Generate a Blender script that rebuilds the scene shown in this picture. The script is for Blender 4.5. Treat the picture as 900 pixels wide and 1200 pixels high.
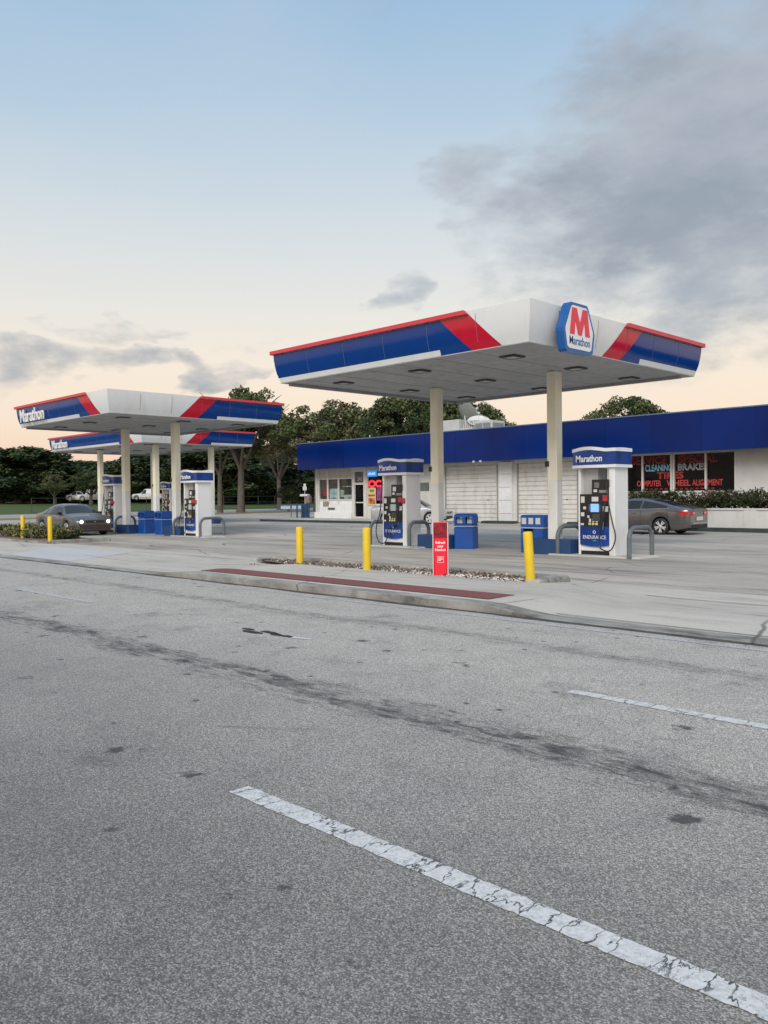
import bpy, math, random
import numpy as np
from mathutils import Vector, Matrix
random.seed(7)
rad = math.radians
for o in list(bpy.data.objects): bpy.data.objects.remove(o)
SC = bpy.context.scene
COL = SC.collection

# ------------------------------------------------------------------ camera
cam_d = bpy.data.cameras.new('camera'); cam = bpy.data.objects.new('camera', cam_d); COL.objects.link(cam)
cam_d.sensor_fit = 'VERTICAL'; cam_d.sensor_height = 36; cam_d.lens = 976.16/1200*36
cam_d.clip_start = 0.05; cam_d.clip_end = 4000
CR = Vector((0.70521038, 0.70891245, -0.01102049)); CU = Vector((-0.00534646, 0.02086057, 0.9997681)); CF = Vector((-0.70897795, 0.70498792, -0.01850126))
M3 = Matrix((CR, CU, -CF)).transposed()
cam.matrix_world = Matrix.Translation((0, 0, 1.6)) @ M3.to_4x4()
SC.camera = cam

# ------------------------------------------------------------------ view
SC.view_settings.view_transform = 'Standard'; SC.view_settings.look = 'None'
SC.view_settings.exposure = 0.0; SC.view_settings.gamma = 1
SC.render.resolution_x = 768; SC.render.resolution_y = 1024
SC.cycles.use_denoising = True; SC.cycles.denoising_prefilter = 'ACCURATE'
SC.cycles.max_bounces = 6; SC.cycles.transparent_max_bounces = 6

# ------------------------------------------------------------------ sky
world = bpy.data.worlds.new('World'); SC.world = world; world.use_nodes = True
def build_world():
    nt = world.node_tree; N = nt.nodes; L = nt.links
    for n in list(N): N.remove(n)
    out = N.new('ShaderNodeOutputWorld'); bg = N.new('ShaderNodeBackground'); L.new(bg.outputs[0], out.inputs[0])
    tc = N.new('ShaderNodeTexCoord')
    sep = N.new('ShaderNodeSeparateXYZ'); L.new(tc.outputs['Generated'], sep.inputs[0])
    def m(op, a, b=None, c=None, clamp=False):
        n = N.new('ShaderNodeMath'); n.operation = op; n.use_clamp = clamp
        for i, v in enumerate((a, b, c)):
            if v is None: continue
            if isinstance(v, (int, float)): n.inputs[i].default_value = v
            else: L.new(v, n.inputs[i])
        return n.outputs[0]
    x, y, z = sep.outputs
    ramp = N.new('ShaderNodeValToRGB'); L.new(m('ADD', m('MULTIPLY', z, 0.5), 0.5), ramp.inputs[0])
    el = ramp.color_ramp.elements
    stops = [(-1, (.30, .28, .26)), (-.02, (.80, .58, .47)), (0.03, (.96, .66, .50)), (.09, (1.0, .80, .63)), (.15, (.97, .84, .70)), (.21, (.85, .82, .76)),
             (.30, (.70, .75, .78)), (.40, (.50, .64, .765)), (.52, (.345, .53, .74)), (.75, (.30, .43, .62)), (1, (.36, .46, .62))]
    el[0].position = 0; el[0].color = (*stops[0][1], 1); el[1].position = 1; el[1].color = (*stops[-1][1], 1)
    for p, c in stops[1:-1]:
        e = el.new(p*.5+.5); e.color = (*c, 1)
    # azimuth / elevation in degrees, 0 = +Y
    az = m('MULTIPLY', m('ARCTAN2', x, y), 57.2958); ev = m('MULTIPLY', m('ARCSINE', z), 57.2958)
    def noise(scale, det, vec, rough=.55, stretch=(1, 1, 2.2)):
        mp = N.new('ShaderNodeMapping'); L.new(vec, mp.inputs[0]); mp.inputs['Scale'].default_value = stretch
        n = N.new('ShaderNodeTexNoise'); n.inputs['Scale'].default_value = scale; n.inputs['Detail'].default_value = det
        n.inputs['Roughness'].default_value = rough; L.new(mp.outputs[0], n.inputs['Vector']); return n
    wn = noise(7, 4, tc.outputs['Generated'])
    ws = N.new('ShaderNodeSeparateXYZ'); L.new(wn.outputs['Color'], ws.inputs[0])
    azw = m('ADD', az, m('MULTIPLY', m('SUBTRACT', ws.outputs[0], .5), 16))
    evw = m('ADD', ev, m('MULTIPLY', m('SUBTRACT', ws.outputs[1], .5), 9))
    # clouds: (azimuth, elevation, half width, half height, strength)
    CL = [(-23.5, 19.5, 11.5, 9.5, 1.25), (-31, 16.5, 8.5, 5.5, .85), (-20, 13, 7, 4, .9), (-20, 27, 6, 7, .7), (-37.6, 19.2, 3.6, 3.4, .85), (-44.1, 13.4, 1.5, 1.5, .85),
          (-66, 8.4, 5.5, 1.3, .8), (-70, 8.0, 4, 1.4, .8), (-58.0, 8.4, 4.0, .9, .8), (-63.5, 10.8, 2.8, 1.1, .62), (-55.5, 10.4, 2.6, .8, .5), (-46, 31, 7, 3, .30),
          (-22.5, 9.2, 2.0, .8, .5), (-34, 12.6, 5.5, 1.8, .55), (-80, 10, 8, 2, .8), (0, 20, 14, 8, .9), (30, 30, 20, 8, .8), (-100, 25, 16, 5, .7), (150, 25, 25, 8, .7), (100, 15, 20, 5, .6)]
    tot = None
    for a0, e0, ra, re, s in CL:
        da = m('MULTIPLY', m('SUBTRACT', azw, a0), 1/ra); de = m('MULTIPLY', m('SUBTRACT', evw, e0), 1/re)
        d = m('ADD', m('MULTIPLY', da, da), m('MULTIPLY', de, de))
        f = m('MULTIPLY', m('SUBTRACT', 1, m('MULTIPLY', d, .5), clamp=True), s)
        tot = f if tot is None else m('MAXIMUM', tot, f)
    fb = noise(13, 7, tc.outputs['Generated'], .6)
    dens = m('MULTIPLY', m('ADD', tot, m('MULTIPLY', m('SUBTRACT', fb.outputs[0], .56), 1.5)), m('MINIMUM', m('MULTIPLY', tot, 2.5), 1))
    dn = N.new('ShaderNodeMapRange'); dn.interpolation_type = 'SMOOTHSTEP'; L.new(dens, dn.inputs[0]); dn.inputs[1].default_value = .08; dn.inputs[2].default_value = 1.05
    dn.inputs[4].default_value = .92
    fb2 = noise(5, 5, tc.outputs['Generated'])
    cc = N.new('ShaderNodeValToRGB'); L.new(fb2.outputs[0], cc.inputs[0])
    cc.color_ramp.elements[0].position = .35; cc.color_ramp.elements[0].color = (.29, .33, .395, 1)
    cc.color_ramp.elements[1].position = .68; cc.color_ramp.elements[1].color = (.50, .53, .58, 1)
    # faint high haze patches
    hz = noise(3.2, 6, tc.outputs['Generated'], .5)
    hr = N.new('ShaderNodeMapRange'); L.new(hz.outputs[0], hr.inputs[0]); hr.inputs[1].default_value = .42; hr.inputs[2].default_value = .75; hr.inputs[4].default_value = .15
    mh = N.new('ShaderNodeMixRGB'); L.new(hr.outputs[0], mh.inputs[0]); L.new(ramp.outputs[0], mh.inputs[1]); mh.inputs[2].default_value = (.80, .79, .78, 1)
    mx = N.new('ShaderNodeMixRGB'); L.new(dn.outputs[0], mx.inputs[0]); L.new(mh.outputs[0], mx.inputs[1]); L.new(cc.outputs[0], mx.inputs[2])
    # the physical sky adds the low sun's glow on the far side of the place (behind the viewer)
    sky = N.new('ShaderNodeTexSky'); sky.sky_type = 'NISHITA'; sky.sun_disc = False
    sky.sun_elevation = SUN_EL; sky.sun_rotation = SUN_ROT; sky.air_density = 1.4; sky.dust_density = 2.0
    sm = N.new('ShaderNodeMixRGB'); sm.blend_type = 'ADD'; sm.inputs[0].default_value = 0.012
    L.new(mx.outputs[0], sm.inputs[1]); L.new(sky.outputs[0], sm.inputs[2])
    L.new(sm.outputs[0], bg.inputs[0]); bg.inputs[1].default_value = 0.92
SUN_AZ = 150; SUN_EL = rad(22); SUN_ROT = rad(SUN_AZ)     # azimuth clockwise from +Y
build_world()
sd = bpy.data.lights.new('sun', 'SUN'); sd.energy = 2.6; sd.angle = rad(35); sd.color = (1.0, .93, .84)
so = bpy.data.objects.new('sun', sd); COL.objects.link(so)
a = rad(SUN_AZ); e = rad(38)
dv = Vector((math.sin(a)*math.cos(e), math.cos(a)*math.cos(e), math.sin(e)))
so.rotation_euler = dv.to_track_quat('Z', 'Y').to_euler(); so.location = (0, -30, 40)

# ------------------------------------------------------------------ materials
MATS = {}
def mat(name, col, rough=.6, metal=0, var=.08, vscale=3.0, bump=0.0, bscale=40, coat=0, emis=None, estr=0, dirt=None, dscale=1.2, spec=.5, trans=0):
    if name in MATS: return MATS[name]
    m = bpy.data.materials.new(name); m.use_nodes = True; nt = m.node_tree; N = nt.nodes; L = nt.links
    b = N['Principled BSDF']; b.inputs['Roughness'].default_value = rough; b.inputs['Metallic'].default_value = metal
    b.inputs['Specular IOR Level'].default_value = spec
    b.inputs['Coat Weight'].default_value = coat; b.inputs['Transmission Weight'].default_value = trans
    tc = N.new('ShaderNodeTexCoord')
    n = N.new('ShaderNodeTexNoise'); n.inputs['Scale'].default_value = vscale; n.inputs['Detail'].default_value = 5; L.new(tc.outputs['Object'], n.inputs['Vector'])
    r = N.new('ShaderNodeValToRGB'); L.new(n.outputs[0], r.inputs[0])
    r.color_ramp.elements[0].position = .3; r.color_ramp.elements[1].position = .7
    r.color_ramp.elements[0].color = (*[c*(1-var) for c in col], 1); r.color_ramp.elements[1].color = (*[min(1, c*(1+var)) for c in col], 1)
    cur = r.outputs[0]
    if dirt:
        mp = N.new('ShaderNodeMapping'); L.new(tc.outputs['Object'], mp.inputs[0]); mp.inputs['Scale'].default_value = (3, 3, .8)
        n2 = N.new('ShaderNodeTexNoise'); n2.inputs['Scale'].default_value = dscale; n2.inputs['Detail'].default_value = 8; n2.inputs['Roughness'].default_value = .65; L.new(mp.outputs[0], n2.inputs['Vector'])
        mr = N.new('ShaderNodeMapRange'); L.new(n2.outputs[0], mr.inputs[0]); mr.inputs[1].default_value = .5; mr.inputs[2].default_value = .75; mr.inputs[4].default_value = .7
        mx = N.new('ShaderNodeMixRGB'); L.new(mr.outputs[0], mx.inputs[0]); L.new(cur, mx.inputs[1]); mx.inputs[2].default_value = (*dirt, 1); cur = mx.outputs[0]
    L.new(cur, b.inputs['Base Color'])
    if bump:
        n3 = N.new('ShaderNodeTexNoise'); n3.inputs['Scale'].default_value = bscale; n3.inputs['Detail'].default_value = 4; L.new(tc.outputs['Object'], n3.inputs['Vector'])
        bp = N.new('ShaderNodeBump'); bp.inputs['Strength'].default_value = bump; bp.inputs['Distance'].default_value = .02; L.new(n3.outputs[0], bp.inputs['Height']); L.new(bp.outputs[0], b.inputs['Normal'])
    if emis:
        b.inputs['Emission Color'].default_value = (*emis, 1); b.inputs['Emission Strength'].default_value = estr
    MATS[name] = m; return m

class G:   # tiny node helper for the large ground materials
    def __init__(s, name, rough=.9):
        s.m = bpy.data.materials.new(name); s.m.use_nodes = True; s.N = s.m.node_tree.nodes; s.L = s.m.node_tree.links
        s.b = s.N['Principled BSDF']; s.b.inputs['Roughness'].default_value = rough; s.b.inputs['Specular IOR Level'].default_value = .35
        g = s.N.new('ShaderNodeNewGeometry'); s.P = g.outputs['Position']
        sp = s.N.new('ShaderNodeSeparateXYZ'); s.L.new(s.P, sp.inputs[0]); s.x, s.y, s.z = sp.outputs
    def k(s, op, a, b=None, clamp=False):
        n = s.N.new('ShaderNodeMath'); n.operation = op; n.use_clamp = clamp
        for i, v in enumerate((a, b)):
            if v is None: continue
            if isinstance(v, (int, float)): n.inputs[i].default_value = v
            else: s.L.new(v, n.inputs[i])
        return n.outputs[0]
    def noise(s, sc, det=5, rough=.55, st=(1, 1, 1), off=(0, 0, 0)):
        mp = s.N.new('ShaderNodeMapping'); s.L.new(s.P, mp.inputs[0]); mp.inputs['Scale'].default_value = st; mp.inputs['Location'].default_value = off
        n = s.N.new('ShaderNodeTexNoise'); n.inputs['Scale'].default_value = sc; n.inputs['Detail'].default_value = det; n.inputs['Roughness'].default_value = rough
        s.L.new(mp.outputs[0], n.inputs['Vector']); return n.outputs[0]
    def vor(s, sc, feat='F1', st=(1, 1, 1), off=(0, 0, 0), rnd=1, warp=0, wf=2.5):
        mp = s.N.new('ShaderNodeMapping'); s.L.new(s.P, mp.inputs[0]); mp.inputs['Scale'].default_value = st; mp.inputs['Location'].default_value = off
        v = s.N.new('ShaderNodeTexVoronoi'); v.feature = feat; v.inputs['Scale'].default_value = sc; v.inputs['Randomness'].default_value = rnd
        src = mp.outputs[0]
        if warp:
            nn = s.N.new('ShaderNodeTexNoise'); nn.inputs['Scale'].default_value = sc*wf; nn.inputs['Detail'].default_value = 4; s.L.new(mp.outputs[0], nn.inputs['Vector'])
            va = s.N.new('ShaderNodeVectorMath'); va.operation = 'MULTIPLY_ADD'; s.L.new(nn.outputs['Color'], va.inputs[0]); va.inputs[1].default_value = (warp,)*3; s.L.new(src, va.inputs[2]); src = va.outputs[0]
        s.L.new(src, v.inputs['Vector']); return v
    def rng(s, v, a, b, c=0, d=1, smooth=False):
        n = s.N.new('ShaderNodeMapRange'); s.L.new(v, n.inputs[0])
        if smooth: n.interpolation_type = 'SMOOTHSTEP'
        for i, q in enumerate((a, b, c, d)): n.inputs[i+1].default_value = q
        return n.outputs[0]
    def mix(s, f, a, b, mode='MIX'):
        n = s.N.new('ShaderNodeMixRGB'); n.blend_type = mode
        for i, v in enumerate((f, a, b)):
            if isinstance(v, (int, float)): n.inputs[i].default_value = v
            elif isinstance(v, tuple): n.inputs[i].default_value = (*v, 1)
            else: s.L.new(v, n.inputs[i])
        return n.outputs[0]
    def done(s, col, h=None, st=.5, dist=.01):
        s.L.new(col, s.b.inputs['Base Color'])
        if h is not None:
            bp = s.N.new('ShaderNodeBump'); bp.inputs['Strength'].default_value = st; bp.inputs['Distance'].default_value = dist
            s.L.new(h, bp.inputs['Height']); s.L.new(bp.outputs[0], s.b.inputs['Normal'])
        return s.m
    def band(s, c, w):      # 1 on y=c fading over w
        d = s.k('DIVIDE', s.k('SUBTRACT', s.y, c), w); return s.k('SUBTRACT', 1, s.k('MULTIPLY', d, d), clamp=True)

def road_material():
    g = G('weathered_asphalt', .88)
    # view-angle shading put into the base colour: dark near the viewer, paler further off
    view_shade = g.rng(g.k('ADD', g.y, g.k('MULTIPLY', g.noise(.5, 3), 1.5)), .3, 6.8, 0, 1)
    base = g.mix(view_shade, (.074, .077, .080), (.46, .435, .395))
    big = g.noise(.35, 6, .6, (1, 2.2, 1)); base = g.mix(g.rng(big, .35, .7, 0, .35), base, (.40, .385, .355))
    mid = g.noise(2.2, 6, .65); base = g.mix(g.rng(mid, .45, .75, 0, .28), base, (.16, .165, .17))
    base = g.mix(g.rng(g.noise(.9, 6, .7, (1, 1, 1), (3.1, 1.7, 0)), .56, .72, 0, .55), base, (.10, .105, .11))
    # aggregate
    ag = g.vor(150, warp=.004); cell = ag.outputs['Color']
    sp = g.N.new('ShaderNodeSeparateColor'); g.L.new(cell, sp.inputs[0])
    v1 = g.rng(g.k('POWER', sp.outputs[0], 1.6), 0, 1, .62, 1.75); v2 = g.rng(ag.outputs['Distance'], .2, .75, 1.12, .60)
    fin = g.noise(38, 6, .75); v3 = g.rng(fin, .3, .7, .78, 1.22)
    vm = g.k('MULTIPLY', g.k('MULTIPLY', v1, v2), v3)
    base = g.mix(1.0, base, g.k('MULTIPLY', vm, 1.16), 'MULTIPLY')
    # oil/tyre bands along the road
    wy = g.k('ADD', g.y, g.k('MULTIPLY', g.k('SUBTRACT', g.noise(.25, 2), .5), .5))
    def oil(c, w, st, sx, off):
        d = g.k('DIVIDE', g.k('SUBTRACT', wy, c), w); b = g.k('SUBTRACT', 1, g.k('MULTIPLY', d, d), clamp=True)
        n = g.k('ADD', g.k('MULTIPLY', g.noise(2.2, 8, .75, (sx, 1.8, 1), (off, off, 0)), .5), g.k('MULTIPLY', g.noise(11, 8, .8, (.4, 1.3, 1), (off, 0, 0)), .5))
        gate = g.rng(g.noise(5.5, 6, .7, (.6, 1.4, 1), (off, 1, 0)), .36, .58, .25, 1)
        return g.k('MULTIPLY', gate, g.k('MULTIPLY', g.rng(g.k('ADD', n, g.k('MULTIPLY', b, .25)), .665, .79, 0, 1, True), g.k('MULTIPLY', g.k('POWER', b, .5), st)))
    for c, w, st, sx, off in ((4.4, .55, .95, .5, 3), (7.35, .42, .55, .3, 9), (1.0, .42, .4, .5, 5), (-1.5, .5, .4, .4, 14)):
        base = g.mix(oil(c, w, st, sx, off), base, (.055, .056, .056))
    ce = g.vor(.09, 'DISTANCE_TO_EDGE', (1, 1, 1), (.5, .3, 0), 1, .5, 9)
    base = g.mix(g.k('MULTIPLY', g.rng(ce.outputs['Distance'], .0006, .003, 1, 0), g.rng(g.noise(.5, 3), .62, .7, 0, .5)), base, (.05, .05, .05))
    # drips and spots
    s1 = g.vor(1.6, off=(2.2, .7, 0), warp=.22, wf=7)
    sel = g.N.new('ShaderNodeSeparateColor'); g.L.new(s1.outputs['Color'], sel.inputs[0])
    spot = g.k('MULTIPLY', g.rng(s1.outputs['Distance'], .06, .15, 1, 0, True), g.rng(sel.outputs[0], .38, .46, 0, .85))
    base = g.mix(spot, base, (.05, .05, .052))
    s2 = g.vor(4.2, off=(1, 4, 0), warp=.08, wf=8); se2 = g.N.new('ShaderNodeSeparateColor'); g.L.new(s2.outputs['Color'], se2.inputs[0])
    base = g.mix(g.k('MULTIPLY', g.rng(s2.outputs['Distance'], .06, .19, 1, 0, True), g.rng(se2.outputs[1], .70, .74, 0, .8)), base, (.045, .045, .048))
    return g.done(base, g.k('ADD', g.k('MULTIPLY', ag.outputs['Distance'], -1), fin), .55, .006)

def paint_material(name, col, under, crack=3.2, fade=.45, rough=.7):
    g = G(name, rough)
    e = g.vor(crack, 'DISTANCE_TO_EDGE', (2.3, .9, 1), (.3, .2, 0), 1, .16, 6)
    cr = g.rng(e.outputs['Distance'], .010, .024, 1, 0)
    gate = g.rng(g.noise(2.6, 3), .34, .46, 0, 1)
    e2 = g.vor(crack*3.2, 'DISTANCE_TO_EDGE', (1.4, 1, 1), (.7, .9, 0), 1, .16, 5)
    cr2 = g.k('MULTIPLY', g.rng(e2.outputs['Distance'], .012, .04, 1, 0), g.rng(g.noise(3.3, 4), .45, .56, 0, .8))
    wear = g.k('MULTIPLY', g.rng(g.noise(30, 7, .7), .48, .62, 0, 1), fade)
    f = g.k('MAXIMUM', g.k('MAXIMUM', g.k('MULTIPLY', cr, gate), cr2), wear)
    c = g.mix(g.rng(g.noise(55, 5), .3, .7), tuple(v*.82 for v in col), col)
    return g.done(g.mix(f, c, under), g.k('SUBTRACT', 1, f), .3, .004)

def concrete_material(name, a, b, stain=(.10, .095, .09), st=.6, scale=.25, speck=.5, streak=.35):
    g = G(name, .92)
    base = g.mix(g.rng(g.noise(scale, 8, .62, (.6, 1.6, 1)), .33, .68), a, b)
    base = g.mix(g.rng(g.noise(1.3, 7, .7, (streak, 1.5, 1)), .52, .74, 0, st), base, stain)
    sm = g.noise(.6, 9, .7, (streak*.6, 1.7, 1), (7, 3, 0)); base = g.mix(g.rng(sm, .55, .72, 0, st*.7), base, stain)
    fin = g.noise(60, 5, .7); base = g.mix(1.0, base, g.rng(fin, .25, .75, 1-speck*.45, 1+speck*.45), 'MULTIPLY')
    e = g.vor(.22, 'DISTANCE_TO_EDGE', (1, 1, 1), (.5, .1, 0), 1, .25)
    base = g.mix(g.k('MULTIPLY', g.rng(e.outputs['Distance'], .0015, .006, 1, 0), g.rng(g.noise(.4, 3), .45, .55, 0, .75)), base, (.08, .078, .075))
    return g.done(base, fin, .3, .006)

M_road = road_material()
M_line = paint_material('worn_white_road_paint', (.72, .72, .71), (.09, .095, .10), 2.6, .30)
M_line2 = paint_material('faded_white_road_paint', (.56, .57, .57), (.30, .30, .295), 2.0, .8)
M_lot = concrete_material('stained_forecourt_concrete', (.33, .302, .27), (.54, .50, .445), stain=(.085, .078, .07), st=.9, streak=.2)
M_side = concrete_material('sidewalk_concrete', (.45, .425, .38), (.60, .56, .50), st=.42)
M_kerb = concrete_material('kerb_concrete', (.19, .18, .165), (.44, .43, .40), stain=(.06, .055, .05), st=1.0, scale=1.6, streak=.8)
M_new = concrete_material('fresh_pale_concrete', (.50, .50, .51), (.58, .58, .59), st=.12)
M_street = concrete_material('side_street_asphalt', (.30, .30, .30), (.38, .375, .37), st=.4)
M_red = paint_material('red_brick_paving', (.25, .085, .08), (.17, .09, .085), 6, .35, .85)
def soil_mat(name, a, b, c):
    g = G(name, .95); base = g.mix(g.rng(g.noise(2.5, 8, .7), .35, .65), a, b); base = g.mix(g.rng(g.noise(14, 6, .7), .55, .7, 0, .8), base, c)
    return g.done(base, g.noise(25, 6), .6, .03)
M_soil = soil_mat('island_soil', (.14, .10, .085), (.26, .21, .18), (.07, .05, .045))
M_verge = soil_mat('ochre_verge', (.30, .21, .11), (.22, .17, .09), (.12, .10, .05))
M_grass = soil_mat('grass_field', (.050, .085, .022), (.075, .115, .030), (.10, .11, .04))

white = mat('white_painted_metal', (.74, .74, .73), .42, var=.03, dirt=(.55, .53, .48), dscale=.7)
fwhite = mat('white_fascia_panel', (.70, .72, .73), .3, var=.03, vscale=.6, dirt=(.60, .60, .585), dscale=.6)
fred = mat('red_fascia_panel', (.50, .006, .030), .14, var=.05)
fblue = mat('blue_fascia_panel', (.001, .040, .215), .12, var=.05, spec=.4)
capred = mat('red_cap_trim', (.60, .045, .06), .4, var=.06)
soffit = mat('grey_canopy_soffit', (.42, .42, .42), .6, var=.08, vscale=1.5, dirt=(.20, .20, .20))
dark = mat('dark_rubber', (.02, .02, .022), .6, var=.2)
black = mat('black_plastic', (.014, .014, .016), .3, var=.2)
colm = mat('column_paint_white', (.72, .72, .70), .6, var=.06, vscale=2, dirt=(.62, .60, .54), dscale=.5)
colc = mat('column_paint_cream', (.80, .76, .61), .6, var=.05, vscale=2, dirt=(.68, .63, .48), dscale=.6)
bblue = mat('blue_painted_steel', (.004, .080, .38), .4, var=.12, dirt=(.03, .07, .17))
dblue = mat('dark_blue_base_paint', (.012, .05, .15), .55, var=.12)
hoopm = mat('grey_painted_pipe', (.115, .135, .15), .5, var=.15, vscale=9, dirt=(.16, .15, .14))
yellow = mat('yellow_bollard_paint', (.72, .50, .01), .55, var=.08, vscale=4, dirt=(.50, .36, .06), dscale=2)
glassb = mat('shop_glass', (.03, .034, .034), .06, var=.5, vscale=2.5, spec=.55)
glassd = mat('dark_window_glass', (.005, .006, .008), .05, var=.3, spec=.12)
chrome = mat('chrome', (.55, .56, .57), .2, 1.0, var=.05)
wallw = mat('white_painted_block_wall', (.60, .60, .58), .8, var=.05, vscale=1.5, bump=.25, bscale=25, dirt=(.45, .44, .40), dscale=.5)
doorw = mat('garage_door_steel', (.66, .65, .62), .55, var=.05, dirt=(.42, .40, .35), dscale=.8)
kdark = mat('dark_green_kerb_paint', (.030, .048, .045), .7, var=.25, vscale=3)
bfascia = mat('building_blue_fascia', (.0005, .016, .125), .14, var=.22, vscale=.25, spec=.16)
bfasciab = mat('building_blue_fascia_b', (.0005, .018, .135), .16, var=.22, vscale=.25, spec=.16)
frame = mat('white_window_frame', (.62, .61, .57), .5, var=.06)

# ------------------------------------------------------------------ helpers
class MB:
    def __init__(s): s.v = []; s.f = []; s.m = []; s.sm = []; s.T = Matrix.Identity(4); s.cm = 0
    def add(s, vs, fs, smooth=False):
        b = len(s.v); s.v += [tuple(s.T @ Vector(p)) for p in vs]
        for f in fs: s.f.append([i+b for i in f]); s.m.append(s.cm); s.sm.append(smooth)
    def box(s, x0, x1, y0, y1, z0, z1, ch=0):
        if ch:
            c = min(ch, abs(x1-x0)/2.01, abs(y1-y0)/2.01)
            P = [(x0+c, y0), (x1-c, y0), (x1, y0+c), (x1, y1-c), (x1-c, y1), (x0+c, y1), (x0, y1-c), (x0, y0+c)]
            s.prism([(p[0], p[1]) for p in P], z0, z1, inset=c*.8); return s
        s.add([(x0, y0, z0), (x1, y0, z0), (x1, y1, z0), (x0, y1, z0), (x0, y0, z1), (x1, y0, z1), (x1, y1, z1), (x0, y1, z1)],
              [(0, 3, 2, 1), (4, 5, 6, 7), (0, 1, 5, 4), (1, 2, 6, 5), (2, 3, 7, 6), (3, 0, 4, 7)]); return s
    def prism(s, P, z0, z1, inset=0):
        n = len(P); cx = sum(p[0] for p in P)/n; cy = sum(p[1] for p in P)/n
        rings = [(z0, 0), (z1-inset, 0)] if inset else [(z0, 0), (z1, 0)]
        if inset: rings.append((z1, inset))
        vs = []
        for z, i in rings:
            for x, y in P:
                d = math.hypot(x-cx, y-cy) or 1; k = 1-i/d*1.2 if i else 1
                vs.append((cx+(x-cx)*k, cy+(y-cy)*k, z))
        fs = [tuple(range(n-1, -1, -1))]
        for r in range(len(rings)-1):
            fs += [(r*n+i, r*n+(i+1) % n, (r+1)*n+(i+1) % n, (r+1)*n+i) for i in range(n)]
        fs.append(tuple(range((len(rings)-1)*n, len(rings)*n))); s.add(vs, fs); return s
    def tube(s, pts, r, n=10, cap=True):
        rs = r if isinstance(r, (list, tuple)) else [r]*len(pts); pts = [Vector(p) for p in pts]; vs = []; up = None
        for i, p in enumerate(pts):
            t = (pts[min(i+1, len(pts)-1)]-pts[max(i-1, 0)]).normalized()
            if up is None: up = t.orthogonal().normalized()
            up = (up-t*up.dot(t)).normalized(); w = t.cross(up)
            for k in range(n):
                a = 2*math.pi*k/n; vs.append(tuple(p+(up*math.cos(a)+w*math.sin(a))*rs[i]))
        fs = [(i*n+k, i*n+(k+1) % n, (i+1)*n+(k+1) % n, (i+1)*n+k) for i in range(len(pts)-1) for k in range(n)]
        s.add(vs, fs, True)
        if cap: s.add(vs[:n], [tuple(range(n-1, -1, -1))]); s.add(vs[-n:], [tuple(range(n))])
        return s
    def lathe(s, prof, n=24, cx=0, cy=0, smooth=True):
        vs = []; 
        for r, z in prof:
            for k in range(n): a = 2*math.pi*k/n; vs.append((cx+r*math.cos(a), cy+r*math.sin(a), z))
        fs = [(i*n+k, i*n+(k+1) % n, (i+1)*n+(k+1) % n, (i+1)*n+k) for i in range(len(prof)-1) for k in range(n)]
        s.add(vs, fs, smooth); return s
    def grid(s, rows, smooth=True, close=False):
        nr, nc = len(rows), len(rows[0]); vs = [p for r in rows for p in r]
        fs = [(i*nc+j, i*nc+(j+1) % nc, (i+1)*nc+(j+1) % nc, (i+1)*nc+j) for i in range(nr-1) for j in range(nc if close else nc-1)]
        s.add(vs, fs, smooth); return s
    def build(s, name, m, parent=None, loc=None):
        me = bpy.data.meshes.new(name); me.from_pydata(s.v, [], s.f)
        ms = m if isinstance(m, (list, tuple)) else [m]
        for q in ms: me.materials.append(q)
        me.polygons.foreach_set('material_index', s.m); me.polygons.foreach_set('use_smooth', s.sm); me.update()
        o = bpy.data.objects.new(name, me); COL.objects.link(o)
        if parent: o.parent = parent
        if loc: o.location = loc
        return o
def tag(o, label=None, cat=None, group=None, kind=None):
    for k, v in (('label', label), ('category', cat), ('group', group), ('kind', kind)):
        if v: o[k] = v
    return o
def empty(name, loc=(0, 0, 0), rz=0, **k):
    o = bpy.data.objects.new(name, None); COL.objects.link(o); o.location = loc; o.rotation_euler = (0, 0, rz); o.empty_display_size = .2
    return tag(o, **k)
def children(o): return [c for c in bpy.data.objects if c.parent == o]
def copy_tree(o, parent=None):
    ch = [c for c in o.children]
    c = o.copy(); COL.objects.link(c); c.parent = parent
    for q in ch: copy_tree(q, c)
    return c
def text(s, size, m, name, parent, loc, rot, sx=1, off=0.0, ext=.004, align='LEFT', outline=False):
    cu = bpy.data.curves.new(name, 'FONT'); cu.body = s; cu.size = size; cu.offset = off; cu.extrude = ext; cu.align_x = align; cu.resolution_u = 3
    if outline: cu.fill_mode = 'NONE'; cu.extrude = 0; cu.bevel_depth = outline; cu.bevel_resolution = 0
    t = bpy.data.objects.new(name, cu); COL.objects.link(t); bpy.context.view_layer.update()
    me = bpy.data.meshes.new_from_object(t.evaluated_get(bpy.context.evaluated_depsgraph_get())); bpy.data.objects.remove(t); bpy.data.curves.remove(cu)
    me.materials.clear(); me.materials.append(m)
    o = bpy.data.objects.new(name, me); COL.objects.link(o); o.parent = parent; o.location = loc; o.rotation_euler = rot; o.scale = (sx, 1, 1)
    return o
RF = (rad(90), 0, 0); RX = (rad(90), 0, rad(90))      # text facing -Y, facing +X
def sheet(name, P, z, m, kind='structure', **k):
    b = MB(); b.add([(x, y, z) for x, y in P], [tuple(range(len(P)))]); return tag(b.build(name, m), kind=kind, **k)
def wp(px, D, z=0):      # bearing helper: a point D metres away in the direction seen at picture column px
    v = CF + CR*((px-450)/976.16); v.z = 0; v.normalize(); return Vector((v.x*D, v.y*D, z))
MID = {}

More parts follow.
